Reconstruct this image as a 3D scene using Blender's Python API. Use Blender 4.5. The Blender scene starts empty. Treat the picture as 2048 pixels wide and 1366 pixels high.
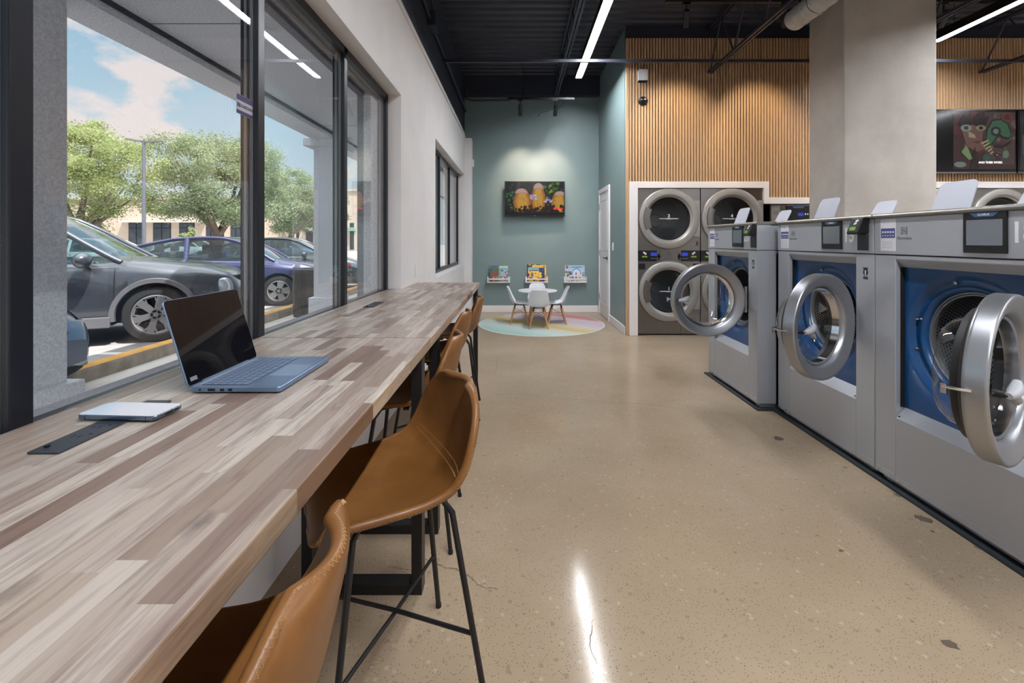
import bpy, bmesh, math, random
import numpy as np
from mathutils import Vector, Matrix, Euler
random.seed(7)
PI = math.pi
R = math.radians
SC = bpy.context.scene
COL = SC.collection
H = 1.26
# ------------------------------------------------------------------ materials
def srgb(r, g, b):
    f = lambda c: (c/255/12.92) if c/255 <= .04045 else ((c/255+.055)/1.055)**2.4
    return (f(r), f(g), f(b), 1)
class NT:
    def __init__(self, mat):
        self.m = mat; mat.use_nodes = True; self.t = mat.node_tree
        self.b = self.t.nodes.get('Principled BSDF')
        self.out = self.t.nodes.get('Material Output')
    def n(self, typ, **kw):
        nd = self.t.nodes.new(typ)
        for k, v in kw.items():
            if k.startswith('i_'):
                key = k[2:]
                key = int(key) if key.isdigit() else key.replace('_', ' ')
                nd.inputs[key].default_value = v
            else: setattr(nd, k, v)
        return nd
    def l(self, a, b): self.t.links.new(a, b)
    def math(self, op, a, b=None, c=None):
        nd = self.t.nodes.new('ShaderNodeMath'); nd.operation = op
        for i, v in enumerate((a, b, c)):
            if v is None: continue
            if isinstance(v, (int, float)): nd.inputs[i].default_value = v
            else: self.l(v, nd.inputs[i])
        return nd.outputs[0]
    def mix(self, fac, a, b, typ='MIX'):
        nd = self.t.nodes.new('ShaderNodeMix'); nd.data_type = 'RGBA'; nd.blend_type = typ
        for idx, v in ((0, fac), (6, a), (7, b)):
            if isinstance(v, (int, float, tuple)): nd.inputs[idx].default_value = v
            else: self.l(v, nd.inputs[idx])
        return nd.outputs[2]
    def ramp(self, fac, stops, interp='LINEAR'):
        nd = self.t.nodes.new('ShaderNodeValToRGB'); cr = nd.color_ramp; cr.interpolation = interp
        while len(cr.elements) < len(stops): cr.elements.new(.5)
        for e, (p, c) in zip(cr.elements, stops): e.position = p; e.color = c if len(c) == 4 else (*c, 1)
        self.l(fac, nd.inputs[0]); return nd.outputs[0]
    def coord(self, kind='Object'):
        return self.n('ShaderNodeTexCoord').outputs[kind]
    def noise(self, vec, scale, detail=3, rough=.55, scl=None):
        if scl:
            mp = self.n('ShaderNodeMapping'); mp.inputs['Scale'].default_value = scl; self.l(vec, mp.inputs[0]); vec = mp.outputs[0]
        nd = self.n('ShaderNodeTexNoise'); nd.inputs['Scale'].default_value = scale; nd.inputs['Detail'].default_value = detail
        nd.inputs['Roughness'].default_value = rough; self.l(vec, nd.inputs['Vector']); return nd.outputs['Fac']
    def bump(self, h, strength=.2, dist=.01):
        nd = self.n('ShaderNodeBump'); nd.inputs['Strength'].default_value = strength; nd.inputs['Distance'].default_value = dist
        self.l(h, nd.inputs['Height']); self.l(nd.outputs[0], self.b.inputs['Normal'])
MATS = {}
def M(name, col=(.8,.8,.8,1), rough=.5, metal=0, coat=0, spec=.5, emit=0, alpha=1):
    if name in MATS: return MATS[name]
    m = bpy.data.materials.new(name); t = NT(m); b = t.b
    if len(col) == 3: col = (*col, 1)
    b.inputs['Base Color'].default_value = col; b.inputs['Roughness'].default_value = rough
    b.inputs['Metallic'].default_value = metal; b.inputs['Coat Weight'].default_value = coat
    b.inputs['Specular IOR Level'].default_value = spec
    if emit: b.inputs['Emission Color'].default_value = col; b.inputs['Emission Strength'].default_value = emit
    MATS[name] = m; return m
def noisy(name, c1, c2, scale=8, rough=.5, metal=0, bump=0, bdist=.005, scl=None, detail=4, coat=0, lo=.3, hi=.7, bscale=None):
    if name in MATS: return MATS[name]
    m = M(name, c1, rough, metal, coat); t = NT(m); v = t.coord()
    f = t.noise(v, scale, detail, scl=scl)
    t.l(t.ramp(f, [(lo, c1), (hi, c2)]), t.b.inputs['Base Color'])
    if bump: t.bump(t.noise(v, bscale or scale*6, 3), bump, bdist)
    return m
def vcol_mat(name, emit=0, rough=.5, spec=.5):
    if name in MATS: return MATS[name]
    m = M(name, rough=rough, spec=spec); t = NT(m)
    a = t.n('ShaderNodeVertexColor', layer_name='Col')
    if emit:
        t.b.inputs['Base Color'].default_value = (.01,.01,.01,1)
        t.l(a.outputs[0], t.b.inputs['Emission Color']); t.b.inputs['Emission Strength'].default_value = emit
    else: t.l(a.outputs[0], t.b.inputs['Base Color'])
    return m
def glassmat(name, tint=(1,1,1,1), refl=1.0, rough=0.0, ior=1.5, dirt=0):
    m = bpy.data.materials.new(name); t = NT(m); t.t.nodes.remove(t.b)
    tr = t.n('ShaderNodeBsdfTransparent'); tr.inputs[0].default_value = tint
    gl = t.n('ShaderNodeBsdfGlossy'); gl.inputs['Roughness'].default_value = rough; gl.inputs['Color'].default_value = (1,1,1,1)
    lw = t.n('ShaderNodeLayerWeight'); lw.inputs[0].default_value = .5
    fac = t.math('MINIMUM', 1, t.math('MULTIPLY', t.math('ADD', .04, t.math('MULTIPLY', t.math('POWER', lw.outputs['Facing'], 5), .96)), refl))
    mx = t.n('ShaderNodeMixShader'); t.l(fac, mx.inputs[0]); t.l(tr.outputs[0], mx.inputs[1]); t.l(gl.outputs[0], mx.inputs[2])
    res = mx.outputs[0]
    if dirt:
        v = t.coord()
        f1 = t.ramp(t.noise(v, 260, 2), [(.66, (0,0,0)), (.74, (1,1,1))])
        f2 = t.ramp(t.noise(v, 2.2, 3), [(.5, (0,0,0)), (.75, (1,1,1))])
        f = t.math('MULTIPLY', t.math('MULTIPLY', f1, f2), dirt)
        df = t.n('ShaderNodeBsdfDiffuse'); df.inputs[0].default_value = (.75,.78,.8,1)
        m2 = t.n('ShaderNodeMixShader'); t.l(f, m2.inputs[0]); t.l(res, m2.inputs[1]); t.l(df.outputs[0], m2.inputs[2]); res = m2.outputs[0]
    t.l(res, t.out.inputs[0]); MATS[name] = m; return m
# ------------------------------------------------------------------ mesh builder
class MB:
    def __init__(s): s.v = []; s.f = []; s.mi = []; s.c = []; s.uv = {}
    def add(s, vs, fs, mi=0, X=None, col=None):
        o = len(s.v)
        s.v += [tuple(X @ Vector(p)) if X is not None else tuple(p) for p in vs]
        for f in fs: s.f.append([i+o for i in f]); s.mi.append(mi); s.c.append(col)
        return s
    def box(s, x0, x1, y0, y1, z0, z1, mi=0, X=None, skip='', col=None):
        vs = [(x0,y0,z0),(x1,y0,z0),(x1,y1,z0),(x0,y1,z0),(x0,y0,z1),(x1,y0,z1),(x1,y1,z1),(x0,y1,z1)]
        F = {'b':[0,3,2,1],'t':[4,5,6,7],'f':[0,1,5,4],'k':[2,3,7,6],'l':[0,4,7,3],'r':[1,2,6,5]}
        return s.add(vs, [F[k] for k in F if k not in skip], mi, X, col)
    def cyl(s, p, q, r, r2=None, n=16, mi=0, caps=True, X=None):
        p = Vector(p); q = Vector(q); r2 = r if r2 is None else r2
        a = (q-p).normalized(); u = a.orthogonal().normalized(); w = a.cross(u)
        vs = []
        for c, rr in ((p, r), (q, r2)):
            for i in range(n):
                t = 2*PI*i/n; vs.append(c + u*(rr*math.cos(t)) + w*(rr*math.sin(t)))
        fs = [[i, (i+1)%n, n+(i+1)%n, n+i] for i in range(n)]
        if caps: fs += [list(range(n))[::-1], list(range(n, 2*n))]
        return s.add(vs, fs, mi, X)
    def tube(s, pts, r, n=8, mi=0, closed=False, X=None, caps=True):
        pts = [Vector(p) for p in pts]; N = len(pts)
        rs = r if isinstance(r, (list, tuple)) else [r]*N
        tan = []
        for i in range(N):
            a = pts[(i-1) % N] if closed or i > 0 else pts[i]
            b = pts[(i+1) % N] if closed or i < N-1 else pts[i]
            t = (b-a); tan.append(t.normalized() if t.length > 1e-9 else Vector((0,0,1)))
        u = tan[0].orthogonal().normalized(); vs = []
        for i in range(N):
            u = (u - tan[i]*u.dot(tan[i]))
            u = u.normalized() if u.length > 1e-6 else tan[i].orthogonal().normalized()
            w = tan[i].cross(u)
            for k in range(n):
                t = 2*PI*k/n; vs.append(pts[i] + u*(rs[i]*math.cos(t)) + w*(rs[i]*math.sin(t)))
        fs = []
        for i in range(N if closed else N-1):
            j = (i+1) % N
            for k in range(n): fs.append([i*n+k, i*n+(k+1)%n, j*n+(k+1)%n, j*n+k])
        if not closed and caps: fs += [list(range(n))[::-1], list(range((N-1)*n, N*n))]
        return s.add(vs, fs, mi, X)
    def lathe(s, prof, axis='z', n=40, mi=0, X=None, a0=0, a1=2*PI, c=(0,0,0), mis=None):
        full = abs(a1-a0-2*PI) < 1e-6; cols = n if full else n+1; vs = []
        for (r, h) in prof:
            for i in range(cols):
                t = a0+(a1-a0)*i/n; p = (r*math.cos(t), r*math.sin(t))
                if axis == 'z': q = (p[0], p[1], h)
                elif axis == 'y': q = (p[0], h, p[1])
                else: q = (h, p[0], p[1])
                vs.append((q[0]+c[0], q[1]+c[1], q[2]+c[2]))
        for j in range(len(prof)-1):
            fs = []
            for i in range(n):
                i2 = (i+1) % cols
                fs.append([j*cols+i, j*cols+i2, (j+1)*cols+i2, (j+1)*cols+i])
            if j == 0: o = len(s.v); s.add(vs, [], 0, X)
            for f in fs: s.f.append([k+o for k in f]); s.mi.append(mis[j] if mis else mi); s.c.append(None)
        return s
    def prism(s, poly, axis, a, b, mi=0, X=None, col=None):
        n = len(poly)
        def P(u, w, t):
            return {'x': (t,u,w), 'y': (u,t,w), 'z': (u,w,t)}[axis]
        vs = [P(u,w,a) for u,w in poly] + [P(u,w,b) for u,w in poly]
        fs = [list(range(n)), list(range(n,2*n))[::-1]] + [[i,(i+1)%n,n+(i+1)%n,n+i] for i in range(n)]
        return s.add(vs, fs, mi, X, col)
    def grid(s, rows, mi=0, closed_u=False, closed_v=False, X=None):
        nr = len(rows); nc = len(rows[0]); vs = [p for r in rows for p in r]; fs = []
        for i in range(nr if closed_v else nr-1):
            for j in range(nc if closed_u else nc-1):
                i2 = (i+1)%nr; j2 = (j+1)%nc
                fs.append([i*nc+j, i*nc+j2, i2*nc+j2, i2*nc+j])
        return s.add(vs, fs, mi, X)
    def rrect(s, x0, x1, z0, z1, r, y0, y1, mi=0, X=None, n=5, axis='y', col=None):
        return s.prism(rrpoly(x0, x1, z0, z1, r, n), axis, y0, y1, mi, X, col)
    def build(s, name, mats, parent=None, bev=0, smooth=35, loc=None, seg=2, fixn=True):
        me = bpy.data.meshes.new(name); me.from_pydata([tuple(p) for p in s.v], [], s.f)
        if not isinstance(mats, (list, tuple)): mats = [mats]
        for m in mats: me.materials.append(m)
        for p, mi in zip(me.polygons, s.mi): p.material_index = min(mi, len(mats)-1)
        if any(c is not None for c in s.c):
            ca = me.color_attributes.new('Col', 'FLOAT_COLOR', 'CORNER')
            for p, c in zip(me.polygons, s.c):
                for li in p.loop_indices: ca.data[li].color = c or (.5,.5,.5,1)
        if fixn:
            bm = bmesh.new(); bm.from_mesh(me); bmesh.ops.recalc_face_normals(bm, faces=bm.faces); bm.to_mesh(me); bm.free()
        if smooth:
            for p in me.polygons: p.use_smooth = True
            me.set_sharp_from_angle(angle=R(smooth))
        o = bpy.data.objects.new(name, me); COL.objects.link(o)
        if parent is not None: o.parent = parent
        if loc: o.location = loc
        if bev:
            b = o.modifiers.new('bevel', 'BEVEL'); b.width = bev; b.segments = seg; b.limit_method = 'ANGLE'; b.angle_limit = R(40)
        return o
def split(o):
    # every loose piece of a part becomes a part of its own
    me = o.data; n = len(me.vertices); pr = list(range(n))
    def fd(i):
        while pr[i] != i: pr[i] = pr[pr[i]]; i = pr[i]
        return i
    for e in me.edges: pr[fd(e.vertices[0])] = fd(e.vertices[1])
    G = {}
    for i in range(n): G.setdefault(fd(i), []).append(i)
    if len(G) < 2: return [o]
    out = []
    for ks in G.values():
        c = o.copy(); c.data = me.copy(); COL.objects.link(c); keep = set(ks)
        bm = bmesh.new(); bm.from_mesh(c.data); bm.verts.ensure_lookup_table()
        bmesh.ops.delete(bm, geom=[v for v in bm.verts if v.index not in keep], context='VERTS'); bm.to_mesh(c.data); bm.free(); out.append(c)
    bpy.data.objects.remove(o); return out
def rrpoly(x0, x1, z0, z1, r, n=5):
    P = []
    for cx, cz, a in ((x1-r,z0+r,-90),(x1-r,z1-r,0),(x0+r,z1-r,90),(x0+r,z0+r,180)):
        for i in range(n+1):
            t = R(a+90*i/n); P.append((cx+r*math.cos(t), cz+r*math.sin(t)))
    return P
def empty(name, loc, label, cat, group=None, rz=0):
    o = bpy.data.objects.new(name, None); COL.objects.link(o); o.empty_display_size = .1
    o.location = loc; o.rotation_euler = (0,0,rz); return tag(o, label, cat, group)
def tag(o, label, cat, group=None, kind=None):
    o['label'] = label; o['category'] = cat
    if group: o['group'] = group
    if kind: o['kind'] = kind
    return o
def struct(o, label=None):
    o['kind'] = 'structure'
    if label: o['label'] = label
    return o
def copy_tree(o, parent=None):
    c = o.copy(); COL.objects.link(c); c.parent = parent
    for ch in list(o.children): copy_tree(ch, c)
    return c
def textmesh(name, s, size, origin, ux, uy, mat, parent=None, align='CENTER', off=0, ext=.0006, sx=1):
    cu = bpy.data.curves.new(name, 'FONT'); cu.body = s; cu.size = size; cu.align_x = align; cu.align_y = 'CENTER'
    cu.offset = off; cu.extrude = ext; cu.resolution_u = 3
    t = bpy.data.objects.new('tmp', cu); COL.objects.link(t)
    dg = bpy.context.evaluated_depsgraph_get(); dg.update()
    me = bpy.data.meshes.new_from_object(t.evaluated_get(dg)); bpy.data.objects.remove(t); bpy.data.curves.remove(cu)
    ux = Vector(ux).normalized(); uy = Vector(uy).normalized(); n = ux.cross(uy)
    X = Matrix(((ux.x*sx,uy.x,n.x,origin[0]),(ux.y*sx,uy.y,n.y,origin[1]),(ux.z*sx,uy.z,n.z,origin[2]),(0,0,0,1)))
    me.transform(X); me.name = name
    me.materials.clear(); me.materials.append(mat)
    for p in me.polygons: p.use_smooth = False
    o = bpy.data.objects.new(name, me); COL.objects.link(o); o.parent = parent; return o
def catmull(P, n):
    P = [np.array(p, float) for p in P]; out = []
    for i in range(len(P)-1):
        p0 = P[max(i-1,0)]; p1 = P[i]; p2 = P[i+1]; p3 = P[min(i+2,len(P)-1)]
        for k in range(n):
            t = k/n
            out.append(.5*((2*p1)+(-p0+p2)*t+(2*p0-5*p1+4*p2-p3)*t*t+(-p0+3*p1-3*p2+p3)*t**3))
    out.append(P[-1]); return out
# ------------------------------------------------------------------ palette
WHITE = noisy('white_wall_paint', srgb(228,225,225), srgb(221,218,218), 3, .6, bump=.03)
TRIMW = M('white_trim', srgb(236,233,234), .45)
GREEN = noisy('sage_green_paint', srgb(127,147,148), srgb(121,141,142), 2, .45, bump=.03)
NAVY = noisy('dark_navy_paint', srgb(46,52,68), srgb(41,46,60), 3, .55)
DECKM = noisy('black_deck_paint', srgb(54,58,74), srgb(47,50,64), 3, .42)
BLACK = M('black_metal', srgb(20,20,24), .4, 0)
BLKPL = M('black_plastic', srgb(18,18,20), .35)
ALUM = M('black_window_aluminium', srgb(27,30,38), .35, .3)
CHROME = M('chrome', (.8,.8,.82,1), .12, 1)
WPL = M('white_plastic', srgb(228,229,234), .35)
def brushed(name, col, rough, sc=(1,1,60), amt=.12):
    m = M(name, col, rough, 1); t = NT(m); v = t.coord()
    f = t.noise(v, 14, 3, scl=sc)
    t.l(t.math('ADD', t.math('MULTIPLY', f, amt), rough-amt/2), t.b.inputs['Roughness'])
    t.l(t.mix(f, tuple(c*.9 for c in col[:3])+(1,), tuple(min(1,c*1.08) for c in col[:3])+(1,)), t.b.inputs['Base Color'])
    return m
STEEL = brushed('brushed_stainless', (.47,.495,.545,1), .42); STEEL.node_tree.nodes['Principled BSDF'].inputs['Metallic'].default_value = .45
STEELD = brushed('brushed_stainless_door', (.40,.415,.44,1), .34, (30,30,30), .06); STEELD.node_tree.nodes['Principled BSDF'].inputs['Metallic'].default_value = .85
DRYST = brushed('dryer_stainless', (.25,.24,.23,1), .32, (60,1,1))
DRYRING = brushed('dryer_ring_grey', (.37,.365,.35,1), .42, (10,10,10), .06); DRYRING.node_tree.nodes['Principled BSDF'].inputs['Metallic'].default_value = .6
GALV = noisy('galvanised_duct', (.40,.41,.42,1), (.52,.53,.54,1), 9, .5, .35)
BLUEP = M('blue_enamel', srgb(10,70,124), .32, 0, .3)
RUBBER = M('black_rubber', srgb(22,22,26), .55)
GREYPL = M('grey_plastic', srgb(168,170,176), .35)
INK = M('dark_grey_ink', srgb(92,96,104), .5)
WINK = M('white_ink', srgb(236,238,242), .5)
BLUEINK = M('blue_ink', srgb(50,70,130), .5)
GLASS = glassmat('window_pane_glass', (.97,.98,.98,1), 1.0, dirt=.6)
GASK = M('glazing_channel_grey', srgb(122,124,128), .4, .4)
DGLASS = glassmat('door_glass', (.93,.95,.96,1), 1.3)
DRYGLASS = glassmat('dryer_door_glass', (.74,.79,.81,1), 1.0)
CARGLASS = glassmat('car_glass', (.45,.55,.55,1), 1.6)
# ------------------------------------------------------------------ camera
def px(u, v, y):                      # a point of the photo at depth y, in metres
    return ((u-1033)*y/910, y, H-(v-481)*y/910)
def fl(u, v, z=0):
    y = (H-z)*910/(v-481); return ((u-1033)*y/910, y, z)
cam = bpy.data.cameras.new('camera'); co = bpy.data.objects.new('camera', cam); COL.objects.link(co)
co.location = (0,0,H); co.rotation_euler = (R(90),0,0)
cam.sensor_width = 36; cam.sensor_fit = 'HORIZONTAL'; cam.lens = 910*36/2048
cam.shift_x = -(1033-1024)/2048; cam.shift_y = -(683-481)/2048; cam.clip_start = .02; cam.clip_end = 400
SC.camera = co
# ------------------------------------------------------------------ floor
def floor_mat():
    m = M('polished_concrete', rough=.2); t = NT(m); v = t.coord()
    big = t.noise(v, .9, 5, .6); mid = t.noise(v, 7, 5, .65)
    base = t.ramp(big, [(.3, srgb(152,134,112)), (.52, srgb(164,146,124)), (.75, srgb(176,159,138))])
    base = t.mix(t.math('MULTIPLY', mid, .3), base, srgb(152,133,110))
    wv = t.n('ShaderNodeTexVoronoi', feature='F1'); wv.inputs['Scale'].default_value = 190; t.l(v, wv.inputs['Vector'])
    wv.inputs['Randomness'].default_value = 1
    rnd = t.math('FRACT', t.math('MULTIPLY', wv.outputs['Color'], 3.7))
    dots = t.math('MULTIPLY', t.math('LESS_THAN', wv.outputs['Distance'], .27), t.math('GREATER_THAN', rnd, .70))
    base = t.mix(t.math('MULTIPLY', dots, .8), base, srgb(70,52,40))
    ag = t.n('ShaderNodeTexVoronoi', feature='F1'); ag.inputs['Scale'].default_value = 42; t.l(v, ag.inputs['Vector'])
    ar = t.n('ShaderNodeSeparateColor'); t.l(ag.outputs['Color'], ar.inputs[0])
    lite = t.math('MULTIPLY', t.math('LESS_THAN', ag.outputs['Distance'], .30), t.math('GREATER_THAN', ar.outputs[0], .90))
    base = t.mix(t.math('MULTIPLY', lite, .2), base, srgb(214,200,184))
    drk = t.math('MULTIPLY', t.math('LESS_THAN', ag.outputs['Distance'], .33), t.math('LESS_THAN', ar.outputs[0], .045))
    base = t.mix(t.math('MULTIPLY', drk, .35), base, srgb(112,88,72))
    t.l(base, t.b.inputs['Base Color'])
    t.l(t.math('ADD', t.math('MULTIPLY', mid, .10), .07), t.b.inputs['Roughness'])
    t.b.inputs['Specular IOR Level'].default_value = .12
    t.bump(big, .03, .05)
    return m
X0, X1, Y0, Y1 = -.896, 10.5, -4.5, 8.02
floor = MB().box(-1.05, X1, Y0, 8.2, -.1, 0).build('floor', floor_mat(), smooth=0); struct(floor, 'polished tan concrete floor with dark aggregate specks')
crk = MB()
def ribbon(mb, pts, w, z=.0006):
    P = catmull(pts, 6); out = []
    for i, p in enumerate(P):
        d = P[min(i+1,len(P)-1)]-P[max(i-1,0)]; d /= (np.linalg.norm(d)+1e-9); n = np.array((-d[1], d[0], 0))
        ww = w*(.5+.8*random.random())*(1 if 0 < i < len(P)-1 else .2)
        jit = n*random.uniform(-1,1)*w*.8
        out.append([tuple(p+jit-n*ww/2)[:2]+(z,), tuple(p+jit+n*ww/2)[:2]+(z,)])
    mb.grid(out)
for pts, w in (([(996,707),(994,722),(993,735),(990,748)],.006), ([(1072,690),(1064,704),(1068,712),(1062,727)],.006),
               ([(950,786),(1040,789),(1130,797),(1260,806),(1400,822),(1475,832)],.004), ([(1180,806),(1260,806),(1330,812)],.003),
               ([(848,1118),(885,1133),(915,1140),(940,1155),(960,1172),(996,1179)],.005), ([(780,1134),(800,1137),(818,1141)],.004),
               ([(1240,790),(1330,796),(1420,800)],.003), ([(1185,1250),(1180,1290),(1195,1330)],.003)):
    ribbon(crk, [fl(u,v) for u,v in pts], w)
struct(crk.build('crack', M('crack_dark', srgb(104,88,74), .6), floor, smooth=0))
stn = MB()
for u, v, s in ((1557,877,.035),(1847,1038,.035),(1865,1063,.012),(1795,990,.02),(1620,905,.012),(1682,1101,.012),(1663,900,.02),(1690,935,.015),(1900,1288,.025),(1960,1095,.02),(1580,853,.01)):
    x, y, z = fl(u, v); n = 12
    stn.add([(x+s*(.6+.5*random.random())*math.cos(2*PI*i/n), y+s*1.1*(.5+.5*random.random())*math.sin(2*PI*i/n), .0005) for i in range(n)], [list(range(n))])
struct(stn.build('stain', M('floor_stain', srgb(96,84,72), .4), floor, smooth=0))
# ------------------------------------------------------------------ left wall with two window openings
ZH, ZS, ZT = 2.39, .84, 3.1
wl = MB()
XB = -1.06
wl.box(XB, X0, Y0, Y1, 0, ZS); wl.box(XB, X0, Y0, Y1, ZH, ZT)
for a, b in ((Y0,-2.6),(3.53,5.03),(7.79,Y1)): wl.box(XB, X0, a, b, ZS, ZH)
wl.box(X0, -.77, 7.82, Y1, 0, 3.02)
wl.box(X0, X0+.012, Y0, 7.82, ZT-.05, ZT)
struct(wl.build('wall_left', WHITE, smooth=0), 'white painted window wall on the left')
struct(MB().box(XB, -.915, Y0, Y1, ZT, 4.16).build('wall_left_upper', NAVY, smooth=0), 'dark navy band above the white window wall')
struct(MB().box(X0, -.885, 3.54, 7.82, 0, .10).build('baseboard_left', TRIMW, bev=.003, smooth=0))
STUC = noisy('grey_stucco', srgb(196,197,203), srgb(230,231,236), 70, .9, detail=2, bump=.5, bscale=110, bdist=.01)
STUCD = noisy('dark_grey_stucco', srgb(134,133,140), srgb(154,153,160), 120, .95, bump=.6, bscale=130, bdist=.01)
sg = MB()
sg.box(-1.20, XB, Y0, 9.0, -.1, .78); sg.box(-1.20, XB, Y0, 9.0, 2.43, 4.4)
for a, b in ((Y0,-2.6),(3.57,5.0),(7.79,9.0)): sg.box(-1.20, XB, a, b, .78, 2.43)
struct(sg.build('wall_exterior', STUC, smooth=0), 'grey stucco outside face of the window wall')
struct(MB().prism([(-1.134,.78),(-1.134,.862),(-1.055,.874),(-1.055,.78)], 'y', -2.6, 3.57).prism([(-1.134,.78),(-1.134,.84),(-1.055,.85),(-1.055,.78)], 'y', 5.0, 7.79).build('trim_1', STUCD, smooth=0), 'rough grey stucco ledge outside the window')
lt = MB().box(-1.25, -1.20, -2.6, 3.63, 2.40, 2.55).box(-1.25, -1.20, 3.57, 3.69, .1, 2.55).box(-1.25,-1.20, 5.0, 7.9, 2.40, 2.55)
struct(lt.build('trim_2', STUCD, smooth=0), 'raised rough stucco band around the window outside')
def window(name, y0, y1, z0, z1, mull, label):
    fr = MB(); xi, xo = -.996, -1.056
    def vert(a, b):                         # stepped profile: face bar plus glazing channel
        fr.box(-1.008, xi, a, b, z0, z1); fr.box(-1.020, -1.008, a+.004, b-.004, z0, z1); fr.box(-1.036,-1.020,a+.006,b-.006,z0,z1,1); fr.box(xo,-1.036,a+.004,b-.004,z0,z1,1)
        fr.box(-1.040, -1.033, a-.004, b+.004, z0, z1); fr.box(-1.066,-1.056,a+.001,b-.001,z0,z1)
    fr.box(xo, xi, y0, y1, z1-.045, z1); fr.box(xo, xi, y0, y1, z0, z0+(.034 if name == 'window_1' else .05)); fr.box(-1.075,-1.056, y0, y1, z1-.06, z1)
    for m in mull: vert(m-.045, m)
    vert(y0, y0+.045); vert(y1-.045, y1)
    o = struct(fr.build(name, [ALUM, GASK], bev=.002, smooth=0), label)
    edges = [y0+.04]+[v for m in mull for v in (m-.04, m-.005)]+[y1-.04]
    for i in range(0, len(edges), 2):
        struct(MB().box(-1.016, -1.012, edges[i], edges[i+1], z0+.04, z1-.04).build('window_pane', GLASS, o, smooth=0))
    return o
w1 = window('window_1', -2.6, 3.53, ZS, ZH, (-1.68,-.81,.06,.939,1.80,2.68), 'black framed storefront window along the counter')
w2 = window('window_2', 5.03, 7.79, ZS+.01, ZH, (5.95,6.83), 'black framed window near the back corner')
struct(MB().box(X0-.16, X0+.004, 5.03, 7.79, ZS-.001, ZS+.014).build('windowsill', TRIMW, smooth=0))
# sticker on the pane
st = MB().rrect(-.05, .05, -.036, .036, .003, 0, .001, 0, axis='x').rrect(-.049,.049, .014, .035, .002, .001, .0014, 1, axis='x').rrect(-.049,.049,-.035,-.022,.002,.001,.0014,1, axis='x')
stk = st.build('window_sticker', [M('sticker_grey', srgb(166,164,176), .5), M('sticker_violet', srgb(40,32,84), .5)], smooth=0)
stk.location = (-1.0105, 1.690, H+268*1.690/910)
tag(stk, 'small violet and grey maker sticker on the window pane by the mullion', 'sticker')
textmesh('lettering', 'GUARDIAN', .0165, (.0012, .010, -.004), (0,1,0), (0,0,1), M('sticker_ink', srgb(30,28,50), .5), stk, off=.0004, ext=.0003)
for k in range(3):
    MB().prism([(-.044+k*.005,-.011),(-.041+k*.005,-.011),(-.043+k*.005,.005),(-.046+k*.005,.005)], 'x', .001, .0016).build('emblem', MATS['sticker_ink'], stk, smooth=0)
# ------------------------------------------------------------------ back, side, other walls
wb = MB().box(-1.06, X1+.1, Y1, Y1+.15, 0, 4.2)
struct(wb.build('wall_back', GREEN, smooth=0), 'sage green back wall of the play corner')
struct(MB().box(-.93, 1.45, 7.90, Y1, 3.78, 4.15).build('trim_3', NAVY, smooth=0), 'dark beam across the top of the back wall')
struct(MB().box(-.77, 1.45, Y1-.014, Y1, 0, .115).build('baseboard_back', TRIMW, bev=.004, smooth=0))
ws = MB()
DY0, DY1, DZ = 7.12, 7.86, 2.06
ws.box(1.45, 1.56, 6.10, DY0, 0, 4.15); ws.box(1.45, 1.56, DY1, Y1, 0, 4.15); ws.box(1.45, 1.56, DY0, DY1, DZ, 4.15)
struct(ws.build('wall_side', GREEN, smooth=0), 'sage green side wall with the white door')
struct(MB().box(1.436, 1.45, 6.06, DY0-.06, 0, .115).build('baseboard_side', TRIMW, bev=.004, smooth=0))
d = MB().box(1.438, 1.478, DY0+.001, DY1-.001, .008, DZ-.001); D = struct(d.build('door_1', TRIMW, smooth=0), 'white door in the green side wall')
dp = MB()
for a, b, c, e in ((DY0+.10, DY1-.10, .2, .95), (DY0+.10, DY1-.10, 1.1, 1.93)):
    dp.box(1.434, 1.439, a, b, c, c+.012).box(1.434,1.439,a,b,e-.012,e).box(1.434,1.439,a,a+.012,c,e).box(1.434,1.439,b-.012,b,c,e)
struct(dp.build('door_panel', TRIMW, D, smooth=0))
cs = MB().box(1.425, 1.48, DY0-.07, DY0, 0, DZ+.07).box(1.425, 1.48, DY1, DY1+.07, 0, DZ+.07).box(1.425, 1.48, DY0, DY1, DZ, DZ+.07)
struct(cs.build('door_casing', TRIMW, D, bev=.004, smooth=0))
hd = MB().cyl((1.438,DY0+.07,.98),(1.426,DY0+.07,.98),.028,n=20).cyl((1.426,DY0+.07,.98),(1.393,DY0+.07,.98),.009).tube([(1.393,DY0+.065,.98),(1.393,DY0+.18,.98)], .009)
struct(hd.build('door_handle', BLACK, D))
hg = MB()
for z in (.25, 1.0, 1.78): hg.cyl((1.431,DY1-.004,z),(1.431,DY1-.004,z+.1),.008,n=10)
struct(hg.build('door_hinge', CHROME, D)); [struct(q_) for q_ in split([k_ for k_ in D.children if k_.name == 'door_hinge'][0])]
struct(MB().box(X1, X1+.15, Y0, 8.2, 0, 4.2).build('wall_right', WHITE, smooth=0))
struct(MB().box(-1.2, X1, Y0-.15, Y0, 0, 4.2).build('wall_rear', WHITE, smooth=0))
sw = MB().rrect(6.80, 6.87, 1.11, 1.23, .006, 1.442, 1.45, 0, axis='x').box(1.439, 1.443, 6.822, 6.848, 1.14, 1.20)
tag(sw.build('light_switch', WPL, smooth=30), 'white double light switch on the green side wall near the door', 'light switch')
ot = MB().rrect(3.99, 4.06, .935, 1.05, .006, X0, X0+.007, 0, axis='x').box(X0+.006,X0+.009,4.008,4.042,.955,.985).box(X0+.006,X0+.009,4.008,4.042,1.0,1.03)
tag(ot.build('wall_outlet', WPL, smooth=30), 'white wall outlet just above the far end of the counter', 'outlet')
ms = MB().rrect(7.84, 7.90, 2.53, 2.66, .01, -.77, -.735, 0, axis='x')
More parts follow.
